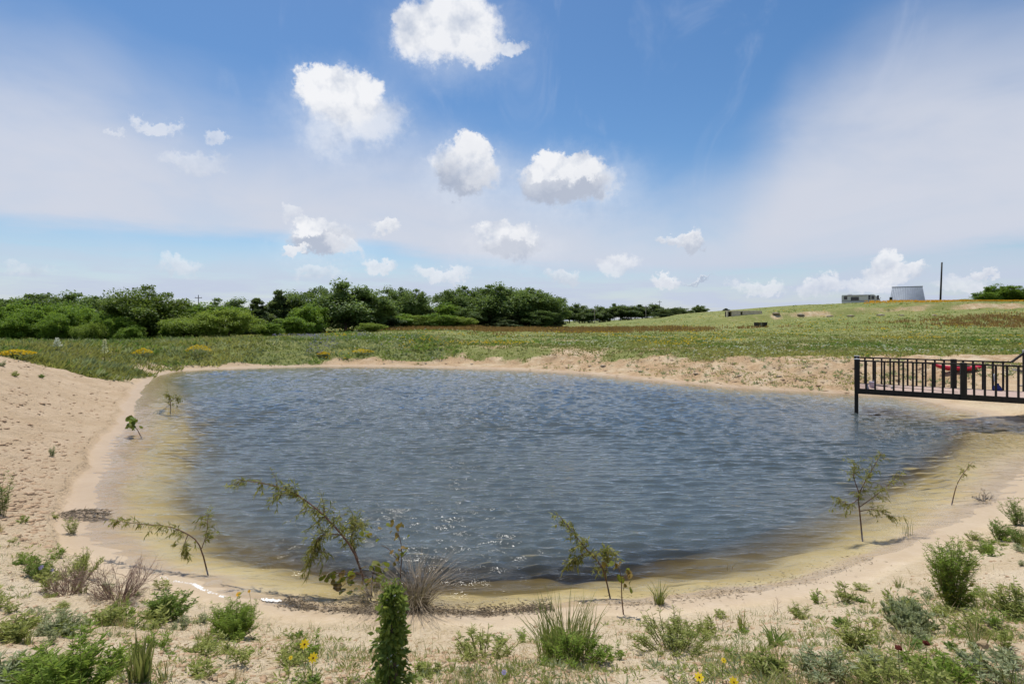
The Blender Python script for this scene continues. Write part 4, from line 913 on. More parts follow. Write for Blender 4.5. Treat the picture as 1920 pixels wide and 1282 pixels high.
# ------------------------------------------------------------------ saplings standing in the water
def local_path(base, path):
    """path of (px, py, extra distance) -> points relative to the base"""
    out = []
    for px, py, dd in path:
        d = base.y + dd; out.append(np.array([(px - 960) / F * d - base.x, d - base.y, CH + (H0 - py) / F * d - base.z]))
    return np.array(out)
def smooth_path(P, n=14):
    P = np.asarray(P); t = np.linspace(0, len(P) - 1, n); out = []
    for q in t:
        i = min(int(q), len(P) - 2); f = q - i; p0 = P[max(i - 1, 0)]; p1 = P[i]; p2 = P[i + 1]; p3 = P[min(i + 2, len(P) - 1)]
        out.append(.5 * (2 * p1 + (-p0 + p2) * f + (2 * p0 - 5 * p1 + 4 * p2 - p3) * f * f + (-p0 + 3 * p1 - 3 * p2 + p3) * f ** 3))
    return np.array(out)
def willow(name, base_px, paths, label, seed, r0=.012, nb=16, bl=.30, leafL=.075, leafW=.013, per=16, mat='leaf_willow', start=.3, group='saplings standing in the shallows'):
    rng = np.random.default_rng(seed); b = at_water(*base_px); o = empty(name, b); st = Geo(); lf = Geo(); P = []; D = []
    def leafy(c, n, t0=0.0):
        m_ = len(c) - 1; t = (t0 + (1 - t0) * rng.random(n)) * m_; i0 = np.minimum(t.astype(int), m_ - 1); q = c[i0] + (c[i0 + 1] - c[i0]) * (t - i0)[:, None]
        tg = c[i0 + 1] - c[i0]; tg = tg / (np.linalg.norm(tg, axis=1, keepdims=True) + 1e-9); P.append(q); D.append(tg * .7 + rng.normal(size=(n, 3)) * .55 + np.array([0, 0, -.55]))
    for j, path in enumerate(paths):
        L = local_path(b, path)
        if j == 0: L = np.concatenate([[np.array([0, 0, -.05])], L])
        c = smooth_path(L, 16); rr = r0 * (1 if j == 0 else .6); st.tube(c, rr, rr * .25, 6); leafy(c, int(per * 1.6), .35)
        for k in range(int(nb * (1 if j == 0 else .5))):
            t = int((start + (1 - start) * rng.random()) * 14.9); tg = c[min(t + 1, 15)] - c[t]; tg = tg / (np.linalg.norm(tg) + 1e-9)
            bp = curve_pts(c[t], tg * .8 + rng.normal(size=3) * .55 + np.array([0, 0, .1]), bl * (.35 + .75 * rng.random()), 5, rng, (0, 0, -.75), .2)
            st.tube(bp, rr * .25, rr * .1, 3); leafy(bp, per)
    P = np.concatenate(P); D = np.concatenate(D); n = len(P)
    lf.leaves(P, D, leafL * (.6 + .8 * rng.random(n)), leafW * (.7 + .6 * rng.random(n)), rng.random(n), rng)
    parts(o, stem=(st.mesh('stem', True), M['twig']), foliage=(lf.mesh('foliage'), M[mat])); return tag(o, label, 'sapling', group)
willow('willow_sapling', (693, 1088), [[(666, 1040, .05), (626, 985, .12), (576, 940, .2), (520, 912, .3), (442, 898, .4)], [(672, 1050, .05), (660, 1010, .2), (668, 975, .3)], [(640, 1002, .1), (600, 1005, 0), (585, 1050, -.1)]],
       'tall willow sapling arching left over the near water', 3, .014, 50, .32, .08, .013, 17)
willow('willow_sapling', (392, 1063), [[(374, 1022, .03), (346, 998, .06), (310, 986, .12), (262, 982, .2), (208, 974, .3)], [(378, 1028, .03), (387, 1000, .08), (390, 965, .1)], [(352, 1003, .0), (346, 1020, -.03), (348, 1035, -.05)]],
       'bent willow sapling leaning left near the left shore', 4, .009, 28, .2, .065, .011, 13)
willow('willow_sapling', (1618, 988), [[(1612, 960, .02), (1610, 930, .05), (1622, 903, .1), (1640, 872, .15), (1652, 848, .2)], [(1612, 950, .02), (1640, 930, -.1), (1662, 912, -.1), (1682, 894, -.05)], [(1613, 958, .02), (1640, 955, -.15), (1670, 968, -.2)], [(1610, 935, .04), (1592, 945, 0), (1572, 935, 0)], [(1611, 925, .05), (1600, 890, .1), (1604, 868, .1)]],
       'branching willow sapling rising from the right shallows', 5, .011, 32, .22, .06, .011, 13)
willow('willow_sapling', (1146, 1108), [[(1130, 1066, .04), (1102, 1032, .1), (1076, 1000, .16), (1046, 964, .25)], [(1135, 1075, .03), (1140, 1050, .1), (1136, 1030, .1)], [(1100, 1035, .1), (1082, 1045, .05), (1070, 1055, .05)]],
       'slender willow sapling leaning left at the middle of the near shore', 6, .010, 30, .18, .065, .014, 13)
willow('willow_sapling', (319, 766), [[(320, 752, .0), (318, 740, .05)], [(319, 758, .0), (308, 766, -.1), (302, 770, -.1)], [(320, 752, .0), (330, 745, .1), (334, 748, .1)]], 'tiny willow standing alone in the far left shallows', 7, .014, 16, .26, .11, .022, 9)
willow('willow_sapling', (1783, 937), [[(1793, 912, .02), (1806, 888, .05), (1824, 866, .1)]], 'single leaning willow shoot in the right shallows', 8, .009, 7, .13, .06, .012, 9, start=.7)
def heart_leaf():
    a = np.linspace(0, 2 * math.pi, 11)[:-1]; r = .5 + .12 * np.cos(a) + .06 * np.cos(3 * a)
    V = [(0.5, 0, .06)] + [(.5 - r_ * math.cos(q), r_ * .95 * math.sin(q), 0.04 * math.cos(2 * q)) for q, r_ in zip(a, r)]
    return mesh_np('leaf', V, [[(0, i, i % 10 + 1) for i in range(1, 11)]], dict(var=np.random.default_rng(1).random(11) * .4 + .3))
LEAFM = {}
def leaf_mesh(mat):
    if mat not in LEAFM: LEAFM[mat] = heart_leaf(); LEAFM[mat].materials.append(M[mat])
    return LEAFM[mat]
def cottonwood(base_px, paths, spots, label, seed, size, mats, water=True, r0=.008):
    rng = np.random.default_rng(seed); b = at_water(*base_px) if water else ground_at(*base_px); o = empty('cottonwood_seedling', b); st = Geo()
    for j, path in enumerate(paths):
        L = local_path(b, path)
        if j == 0: L = np.concatenate([[np.array([0, 0, -.05])], L])
        st.tube(smooth_path(L, 10), r0 * (1 if j == 0 else .6), r0 * .35, 5)
    link('stem', st.mesh('stem', True), M['twig'], o)
    for px, py, n, sp in spots:
        c = local_path(b, [(px, py, 0)])[0]
        for k in range(n):
            s_ = size * rng.uniform(.6, 1.15); q = c + rng.normal(size=3) * sp / F * b.y
            lf = link('leaf', leaf_mesh(mats[int(rng.random() * len(mats))]), None, o, tuple(q)); lf.scale = (s_,) * 3; lf.rotation_euler = (rng.uniform(-1.2, 1.2), rng.uniform(.1, 1.3), rng.random() * 6.28)
    return tag(o, label, 'seedling', 'cottonwood seedlings by the water')
cottonwood((746, 1100), [[(752, 1060, .03), (752, 1020, .05), (742, 985, .08)], [(752, 1045, .02), (764, 1035, 0)], [(750, 1055, 0), (730, 1030, .05), (715, 1022, .1)]], [(740, 985, 9, 8), (748, 1000, 6, 8), (742, 1036, 9, 9), (756, 1030, 3, 5), (700, 1000, 7, 9)], 'thin upright cottonwood seedling with rusty leaves right of the tall willow', 11, .062, ['leaf_rust', 'leaf_cotton', 'leaf_rust'])
cottonwood((694, 1096), [[(700, 1068, 0), (705, 1060, -.02)], [(690, 1082, 0), (660, 1072, -.05), (620, 1076, -.08)], [(690, 1085, 0), (662, 1085, -.1), (640, 1100, -.15)], [(700, 1075, 0), (720, 1070, 0)]],
           [(618, 1078, 6, 6), (632, 1092, 8, 8), (656, 1076, 8, 7), (640, 1105, 4, 6), (690, 1078, 10, 10), (702, 1064, 9, 9), (718, 1075, 7, 8), (665, 1098, 5, 8)], 'low leafy cottonwood sprout around the foot of the tall willow', 12, .085, ['leaf_cotton', 'leaf_cotton', 'leaf_lime', 'leaf_rust'])
cottonwood((1170, 1152), [[(1166, 1120, 0), (1165, 1085, .02), (1160, 1062, .04)], [(1165, 1085, .02), (1180, 1075, 0)]], [(1152, 1058, 6, 7), (1160, 1066, 5, 7), (1180, 1073, 5, 5), (1168, 1092, 10, 8)], 'thin cottonwood seedling with rusty top leaves on the near waterline', 13, .06, ['leaf_rust', 'leaf_cotton'], False)
cottonwood((268, 816), [[(258, 806, 0), (250, 797, .0), (248, 785, 0)]], [(249, 783, 9, 4), (246, 794, 9, 4), (252, 798, 4, 4)], 'small dark leafy sprig leaning out of the left shallows', 14, .13, ['leaf_dark', 'leaf_cotton'], True, .012)

# ------------------------------------------------------------------ plants of the near bank, one by one
def put(o, px, py, label, cat='plant', group='plants of the near bank', sc=None, water=False):
    p = at_water(px, py) if water else ground_at(px, py); return place(o, (p.x, p.y, max(p.z, -.03 if water else -9)), label, cat, group, sc=sc)
def size(px, py, hpx): return hpx / F * ground_at(px, py).y
def B(px, py, hpx, wpx, label, mat, seed, nst=26, lL=.035, lW=.008, per=26, name='leafy_bush', cat='bush', **kw):
    h = size(px, py, hpx); w = size(px, py, wpx); return put(bush(name, seed, h, w, nst, lL, lW, per, mat, **kw), px, py, label, cat)
def G_(px, py, hpx, wpx, label, mat, seed, n=120, bw=.006, lean=.5, name='grass_clump', cat='grass', spread=None, water=False, part='blades'):
    d = (at_water(px, py) if water else ground_at(px, py)).y; h = hpx / F * d; return put(grass_clump(name, seed, n, h, 0, bw, mat, lean, part, spread if spread else wpx / F * d * .3), px, py, label, cat, water=water)
B(440, 1196, 82, 105, 'dense bright green feathery bush beside the white foam', 'leaf_bright', 21, 60, .030, .0045, 48, branch=5, base_r=.05, rs=.003)
B(316, 1160, 62, 95, 'rounded dark green leafy bush left of the feathery bush', 'leaf_dark', 22, 34, .035, .012, 30, base_r=.05)
B(155, 1085, 62, 70, 'green sprigs rising through the brown dry bushes at left', 'leaf_weed', 23, 20, .03, .007, 22)
def TW(px, py, hpx, wpx, label, seed, nst, mat='dry_twig', depth=3, rs=.0035, name='dry_bush'):
    return put(twig_bush(name, seed, size(px, py, hpx), size(px, py, wpx), nst, depth, mat, rs), px, py, label, 'bush')
TW(222, 1128, 84, 120, 'bare brown twiggy bush beside the left shore', 24, 40, rs=.0042)
TW(128, 1112, 66, 90, 'bare brown twiggy bush further left, nearly touching the first', 25, 32, rs=.004)
B(128, 1312, 125, 135, 'large green bush rising from the bottom left edge', 'leaf_bright', 26, 46, .038, .007, 40, branch=4, base_r=.08)
G_(262, 1278, 100, 54, 'clump of upright fleshy green stalks near the bottom left', 'reed', 27, 46, .014, .25, 'stalk_clump', 'plant', part='stalks')
B(70, 1078, 42, 58, 'small green plant with lavender flowers near the left edge', 'leaf_dark', 28, 18, .03, .008, 20)
B(6, 968, 85, 50, 'tall green weed at the left edge of the sandy slope', 'leaf_dark', 29, 14, .05, .009, 20, up=1.4)
B(45, 980, 22, 26, 'tiny green sprout right of the tall left edge weed', 'leaf_bright', 30, 8, .025, .009, 10)
B(210, 1172, 50, 60, 'loose green tuft below the bare twiggy bushes', 'leaf_weed', 31, 24, .045, .010, 14)
B(110, 1190, 52, 120, 'wide soft grey green feathery weed left of the loose tuft', 'leaf_sage', 32, 40, .04, .006, 22, droop=.4)
B(25, 1205, 60, 80, 'yellow green weed spreading at the left edge', 'leaf_weed', 33, 30, .045, .010, 14)
B(20, 1290, 70, 90, 'grey green weed in the bottom left corner', 'leaf_sage', 34, 30, .04, .008, 20)
B(55, 1062, 34, 34, 'small bright sprig above the yellow green left weed', 'leaf_bright', 35, 10, .03, .008, 12)
B(430, 1225, 32, 50, 'thin green sprouts before the feathery bush', 'leaf_weed', 36, 9, .035, .007, 9)
B(370, 1225, 40, 60, 'slim olive weed stalks left of the thin sprouts', 'leaf_weed', 37, 12, .035, .006, 10, up=1.3)
B(800, 1265, 34, 60, 'low weed right of the vine covered stump', 'leaf_weed', 38, 14, .03, .007, 12)
B(1265, 1215, 66, 150, 'wide patch of fine green weed right of the tall grass', 'leaf_weed', 39, 60, .03, .0055, 22, base_r=.2)
B(905, 1235, 62, 110, 'loose green weed left of the tall grass clump', 'leaf_weed', 40, 34, .035, .007, 18, base_r=.14)
B(1700, 1180, 66, 105, 'compact silver green shrub on the right bank', 'leaf_sage', 41, 52, .022, .008, 60, base_r=.07, up=1.1, branch=2, upleaf=.9)
B(1784, 1142, 158, 82, 'tall green bush, the highest on the right bank', 'leaf_bright', 42, 34, .026, .005, 50, base_r=.03, up=1.7, branch=5)
B(1782, 1142, 84, 90, 'lime green shoots at the foot of the tall right bush', 'leaf_lime', 43, 14, .03, .008, 40, base_r=.03, up=1.1, branch=2)
B(1905, 1162, 78, 90, 'olive branching weed at the right edge', 'leaf_weed', 44, 20, .03, .008, 26)
B(1874, 1012, 42, 40, 'small dark round bush near the right shore', 'leaf_dark', 45, 24, .03, .008, 24)
B(1846, 1036, 28, 36, 'low dark tuft left of the small dark round bush', 'leaf_dark', 46, 18, .03, .008, 14)
B(1826, 1012, 24, 32, 'pale green tuft at the upper right sand', 'leaf_weed', 47, 14, .035, .006, 10)
B(1908, 985, 55, 46, 'green bush at the right edge above the dark tufts', 'leaf_dark', 48, 22, .035, .008, 24)
B(1913, 1022, 44, 40, 'dark green bush at the right edge beside the round bush', 'leaf_dark', 49, 22, .03, .008, 24)
B(1582, 1128, 46, 54, 'small upright weed near the right waterline', 'leaf_weed', 50, 12, .045, .010, 10, up=1.2)
B(1535, 1130, 30, 36, 'little leafy weed left of the upright waterline weed', 'leaf_bright', 51, 9, .035, .010, 8)
B(1605, 1222, 66, 60, 'spindly weed with pale leaves below the upright weed', 'leaf_weed', 52, 14, .05, .009, 12, up=1.2)
B(1440, 1262, 50, 80, 'yellow green low weed at the bottom right of centre', 'leaf_weed', 53, 22, .035, .010, 14)
B(1500, 1160, 36, 60, 'mixed green weed behind the rosette plant', 'leaf_weed', 54, 18, .035, .006, 14)
B(1560, 1275, 60, 110, 'spreading grey green weed along the bottom edge', 'leaf_sage', 55, 32, .035, .008, 16, base_r=.1)
B(1760, 1278, 56, 110, 'bright green weed patch under the dark seed heads', 'leaf_bright', 56, 34, .035, .008, 14, base_r=.12)
B(1660, 1290, 60, 110, 'green weed patch at the bottom below the silver shrub', 'leaf_weed', 57, 32, .035, .008, 14, base_r=.12)
B(1890, 1275, 60, 110, 'grey green weed in the bottom right corner', 'leaf_sage', 58, 36, .035, .008, 16, base_r=.12)
B(1830, 1180, 40, 90, 'low olive weed right of the tall bush foot', 'leaf_weed', 59, 24, .03, .007, 14, base_r=.08)
TW(1460, 1150, 34, 40, 'tiny bare twiggy plant near the right waterline', 60, 5, depth=2, rs=.002)
TW(1352, 1180, 50, 44, 'bare dark forked twig right of the wide weed patch', 61, 3, depth=2, rs=.003)
G_(1452, 1212, 50, 30, 'rosette of upright green leaves below the mixed weed', 'leaf_dark', 62, 26, .016, .7, 'rosette_plant', 'plant', part='leaf_blades')
G_(1394, 1180, 42, 24, 'narrow rosette of stiff leaves left of the green rosette', 'reed', 63, 16, .013, .35, 'rosette_plant', 'plant', part='leaf_blades')
G_(1062, 1228, 118, 130, 'tall tangled grass clump at the middle of the near bank', 'reed', 64, 340, .0055, .55, spread=.17)
B(1075, 1240, 60, 120, 'leafy green weed at the foot of the tall tangled grass', 'leaf_bright', 65, 40, .035, .007, 18, base_r=.14)
G_(1236, 1132, 52, 26, 'dark spiky sedge tuft at the waterline', 'reed', 66, 60, .008, .6)
G_(1178, 1010 + 0, 26, 12, 'few dark reed stubs in the right shallows', 'reed', 67, 8, .009, .2, water=True) if False else None
G_(1700, 995, 36, 30, 'few thin reed stubs beside the branching right willow', 'reed', 68, 9, .008, .15, spread=.1, water=True)
G_(1368, 1062, 22, 12, 'lone dark twig stub in the shallows right of centre', 'dry_grass', 69, 5, .008, .5, spread=.04, water=True)
G_(782, 1128, 105, 110, 'drooping dome of dead grey stalks at the water edge', 'dead_stalk', 70, 420, .006, 2.3, 'dead_stalks', 'dead plant', spread=.10, water=True)
G_(705, 1122, 44, 90, 'low tangle of dead brown stalks left of the grey dome', 'dead_stalk', 71, 260, .006, 2.6, 'dead_stalks', 'dead plant', spread=.16, water=True)
put(twig_bush('brush_heap', 72, .20, .75, 16, 3, 'dead_twig', .006), 1848, 934, 'grey brush heap in the right shallows', 'brush', water=True)
# weeds on the bare slope at left and along its top
for i, (px, py, hh, ww, m_, lab) in enumerate([(28, 706, 12, 16, 'leaf_weed', 'small weed on the crest of the sandy mound'), (77, 709, 10, 16, 'leaf_dark', 'small dark weed right of the first on the mound crest'), (98, 855, 22, 10, 'leaf_sage', 'thin grey sprig alone on the sandy slope'),
        (5, 688, 14, 18, 'leaf_sage', 'pale weed at the left edge of the mound top'), (196, 690, 16, 26, 'leaf_dark', 'dark tuft at the foot of the yucca bloom'), (236, 693, 12, 26, 'leaf_sage', 'grey tuft right of the yucca bloom'), (135, 1000, 34, 30, 'leaf_weed', 'small weed by the debris on the left beach'), (100, 975, 16, 24, 'leaf_weed', 'scrap of weed left of the beach debris')]):
    B(px, py, hh, ww, lab, m_, 80 + i, 12, .04 if py < 800 else .03, .014 if py < 800 else .008, 14)
# bushes with yellow bloom on the berm and meadow
def flower_bush(px, py, hpx, wpx, label, seed, mat='yellow', n=150):
    h = size(px, py, hpx); w = size(px, py, wpx); o = bush('flowering_bush', seed, h, w, 26, .07, .02, 26, 'leaf_sage', rs=.006, base_r=w * .25)
    rng = np.random.default_rng(seed); g = Geo(); a = rng.random(n) * 6.283; r_ = np.sqrt(rng.random(n)) * w * .5
    P = np.stack([r_ * np.cos(a), r_ * np.sin(a), h * (.98 - .5 * (r_ / w * 2) ** 2) * (.85 + .2 * rng.random(n))], -1)
    for k in range(4): g.leaves(P, np.stack([np.cos(a + 1.57 * k), np.sin(a + 1.57 * k), .5 + 0 * a], -1), .055, .05, rng.random(n), rng)
    link('flowers', g.mesh('flowers'), M[mat], o)['kind'] = 'stuff'; return put(o, px, py, label, 'bush', 'yellow flowering bushes')
flower_bush(268, 672, 18, 34, 'yellow flowering bush on the berm right of the yucca bloom', 91)
flower_bush(372, 668, 22, 44, 'larger yellow flowering bush on the berm before the mesquites', 92)
flower_bush(30, 672, 16, 60, 'wide low yellow flowering patch behind the mound crest', 93, n=220)
flower_bush(680, 664, 9, 40, 'yellow flowers low on the bank right of the violet patches', 94)
flower_bush(606, 668, 8, 24, 'small yellow flowers before the violet patches', 95)
flower_bush(1668, 583, 7, 24, 'orange flowering bush on the hill before the barn', 96, 'orange', 60)
def yucca(px, py, top, label, seed, mat, wide):
    p = ground_at(px, py); h = (py - top) / F * p.y; rng = np.random.default_rng(seed); o = empty('blooming_stalk', p); st = Geo(); st.tube([(0, 0, -.05), (.01, 0, h * .5), (0, .02, h)], .016, .008, 6)
    n = 150; t = .5 + .5 * rng.random(n); a = rng.random(n) * 6.283; r_ = wide / F * p.y * (1.05 - t) * 1.2 * rng.random(n); g = Geo()
    P = np.stack([r_ * np.cos(a), r_ * np.sin(a), h * t], -1); g.leaves(P, np.stack([np.cos(a), np.sin(a), -.4 + 0 * a], -1), .07, .055, rng.random(n), rng)
    lf = Geo(); m_ = 40; b = rng.random(m_) * 6.28; lf.blades(np.zeros((m_, 3)), .35, .03, .8, b, rng.random(m_), rng)
    parts(o, stalk=(st.mesh('stalk', True), M['green_stem']), blossom=(g.mesh('blossom'), M[mat]), leaf_blades=(lf.mesh('leaf_blades'), M['leaf_sage'])); return tag(o, label, 'flower', 'tall blooming stalks behind the mound')
yucca(196, 688, 636, 'tall cream yucca bloom at the right end of the sandy mound', 97, 'cream', 9)
yucca(107, 664, 633, 'white flowering stalk before the left wood', 98, 'white_petal', 13)
# vine covered stump
def vine_stump():
    p = ground_at(736, 1300); o = empty('vine_covered_stump', p); k = p.y / F; h = 190 * k; w = 25 * k; rng = np.random.default_rng(5)
    st = Geo(); st.tube([(0, 0, -.05), (.0, 0, h * .4), (-.01, 0, h * .7), (.01, .01, h * .86)], w * .45, w * .10, 8)
    n = 1300; t = rng.random(n) ** .8; a = rng.random(n) * 6.283; r_ = w * (.95 - .62 * t ** 1.2) * (.45 + 1.0 * rng.random(n) ** 1.5) * (1 + .30 * np.sin(3 * a + 9 * t) + .30 * np.sin(15 * t + 2 * a))
    g = Geo(); P = np.stack([r_ * np.cos(a), r_ * np.sin(a), h * t], -1); D = np.stack([np.cos(a), np.sin(a), -.35 + .5 * rng.normal(size=n)], -1) + .35 * rng.normal(size=(n, 3))
    g.leaves(P, D, 0.034 * (.6 + .8 * rng.random(n)), .022 * (.7 + .6 * rng.random(n)), rng.random(n), rng)
    fl = Geo(); m_ = 60; b = rng.random(m_) * 6.283; tt = rng.random(m_); rr = w * (1.05 - .7 * tt ** 1.3) * 1.15
    for q in range(4): fl.leaves(np.stack([rr * np.cos(b), rr * np.sin(b), h * tt], -1), np.stack([np.cos(b + 1.57 * q), np.sin(b), np.sin(1.57 * q) + 0 * b], -1), .008, .007, rng.random(m_), rng)
    tp = Geo(); m2 = 44
    for q in range(m2):
        a2 = rng.random() * 6.283; pts = curve_pts((0, 0, h * (.35 + .58 * rng.random())), (math.cos(a2) * .6, math.sin(a2) * .6, 1), h * (.08 + .2 * rng.random()), 4, rng, (0, 0, .1), .25); tp.tube(pts, .0018, .0008, 3)
        tt2 = rng.random(16) * 4; i0 = tt2.astype(int).clip(0, 3); g.leaves(pts[i0] + (pts[i0 + 1] - pts[i0]) * (tt2 - i0)[:, None], rng.normal(size=(16, 3)) + np.array([0, 0, .4]), .022, .010, .5 + .5 * rng.random(16), rng)
    parts(o, stump=(st.mesh('stump', True), M['bark']), foliage=(g.mesh('foliage'), M['leaf_vine']), flowers=(fl.mesh('flowers'), M['white_petal']), tendrils=(tp.mesh('tendrils'), M['green_stem']))
    tag(o, 'narrow stump covered in dark green vine at the bottom middle', 'stump')
vine_stump()
# single flowers
def flower(px, py, hpx, label, kind, seed, group='single flowers of the near bank', hs=None):
    """stem base so that the head shows at px, py"""
    rng = np.random.default_rng(seed); p = ground_at(px + rng.uniform(-6, 6), py + hpx); h = hpx / F * p.y * .92; k = p.y / F
    o = empty({'yellow': 'yellow_flower', 'maroon': 'seed_head', 'tan': 'seed_head', 'violet': 'violet_flower', 'orange': 'orange_flower'}[kind], p); hx = (px - 960) / F * p.y - p.x
    st = Geo(); st.tube(smooth_path([(0, 0, -.02), (hx * .2, .01, h * .5), (hx, 0, h)], 8), .0024, .0014, 4); link('stem', st.mesh('stem', True), M['green_stem'], o)
    lg = Geo(); n = 9; t = rng.random(n) * .6; a = rng.random(n) * 6.28; lg.leaves(np.stack([hx * t * .4, 0 * t, h * t], -1), np.stack([np.cos(a), np.sin(a), .6 + 0 * a], -1), .04, .007, rng.random(n), rng); link('foliage', lg.mesh('foliage'), M['leaf_weed'], o)
    if kind in ('maroon', 'tan'):
        s_ = (hs or 8) * k; hd = link('head', rock_mesh('head', seed, 2), M[kind if kind == 'maroon' else 'tan_head'], o, (hx, 0, h)); hd.scale = (s_, s_, s_ * .85)
    else:
        s_ = (hs or 7) * k; m_ = 8; pm = mesh_np('petal', [(0, 0, 0), (.5, .28, .08), (1, .12, .02), (1, -.12, .02), (.5, -.28, .08)], [[(0, 1, 2, 3, 4)]], dict(var=[.2, .5, .8, .8, .5]))
        tl = Matrix.Rotation(rng.uniform(.5, .9), 4, 'X')
        hd = link('disc', rock_mesh('disc', seed, 1), M['maroon'] if kind == 'yellow' else M['tan_head'], o, (hx, 0, h)); hd.scale = (s_ * .25,) * 3
        for q in range(m_):
            pt = link('petal', pm, M[kind], hd); pt.matrix_local = Matrix.Scale(4 / s_, 4) @ tl @ Matrix.Rotation(q * 6.283 / m_, 4, 'Z') @ Matrix.Scale(s_, 4)
    tag(o, label, 'flower', group)
flower(571, 1203, 70, 'upper of two yellow flowers left of the vine covered stump', 'yellow', 1, hs=9)
flower(587, 1232, 50, 'lower of two yellow flowers left of the vine covered stump', 'yellow', 2, hs=9)
flower(545, 1232, 44, 'faint small yellow flower left of the yellow pair', 'yellow', 3, hs=4)
flower(447, 1110, 50, 'small orange flower above the feathery green bush', 'orange', 4, hs=5)
flower(467, 1104, 54, 'tiny orange flower right of the other above the feathery bush', 'orange', 5, hs=3)
flower(1311, 1270, 30, 'yellow flower at the bottom edge right of centre', 'yellow', 6, hs=9)
flower(1376, 1276, 26, 'yellow flower at the bottom edge, right of another', 'yellow', 7, hs=9)
flower(1357, 1236, 48, 'small yellow flower above the two at the bottom edge', 'yellow', 8, hs=5)
flower(1685, 1213, 80, 'maroon seed head on a thin stem below the silver shrub', 'maroon', 9, hs=7)
flower(1736, 1200, 84, 'maroon seed head right of and above the other', 'maroon', 10, hs=6.5)
flower(1843, 1203, 80, 'tan round seed head at the lower right', 'tan', 11, hs=10)
flower(945, 1258, 30, 'small violet flower at the bottom middle', 'violet', 12, hs=5)
flower(77, 1062, 26, 'pale violet flower on the small plant at the left edge', 'violet', 13, hs=5)
flower(97, 1068, 22, 'second pale violet flower beside the small left edge plant', 'violet', 14, hs=4)

# ------------------------------------------------------------------ small weeds: individuals that share their meshes
def small_weeds():
    protos = [bush('small_weed', 300, .10, .12, 9, .028, .008, 10, 'leaf_weed', rs=.0018), bush('small_weed', 301, .14, .10, 8, .024, .006, 14, 'leaf_bright', rs=.0018), bush('small_weed', 302, .07, .14, 10, .03, .009, 8, 'leaf_dark', rs=.0016),
              bush('small_weed', 303, .12, .13, 10, .026, .005, 14, 'leaf_sage', rs=.0016), grass_clump('small_weed', 304, 34, .14, 0, .004, 'reed', .6, spread=.035), grass_clump('small_weed', 305, 26, .11, 0, .004, 'dry_grass', .9, spread=.04), bush('small_weed', 306, .16, .16, 7, .04, .010, 9, 'leaf_weed', rs=.002)]
    KW = ['little yellow green weeds', 'little bright green upright weeds', 'flat dark green weeds', 'little grey green weeds', 'thin green grass tufts', 'dry straw tufts', 'larger leafed yellow green weeds']
    rng = np.random.default_rng(77); n = 0; first = set(); tries = 0
    while n < 230 and tries < 6000:
        tries += 1; y = 2.3 + 4.6 * rng.random(); x = (rng.random() * 2.06 - 1.03) * y
        if y > 5.3 and abs(x) < 3.2: continue
        z, sd0, _ = height(np.array([x]), np.array([y]), True)
        if sd0[0] < .35 or sd0[0] > 3.6: continue
        dens = .35 + .65 * float(S(.4, .9, abs(x / y))) + 1.3 * float(vnoise(np.array([x * 1.3]), np.array([y * 1.3]), 5)[0])
        dens *= .3 + .7 * float(S(.2, 1.2, sd0[0]))
        if rng.random() > dens: continue
        k = int(rng.random() * 7); o = protos[k]
        if k in first: o = copy_tree(o)
        first.add(k); s_ = .55 + .8 * rng.random()
        o.location = (x, y, float(z[0])); o.rotation_euler = (0, 0, rng.random() * 6.28); o.scale = (s_, s_, s_ * (.8 + .5 * rng.random()))
        tag(o, 'one of the ' + KW[k] + ' dotting the near sand', 'weed', 'small weeds on the near bank: ' + KW[k]); n += 1
small_weeds()

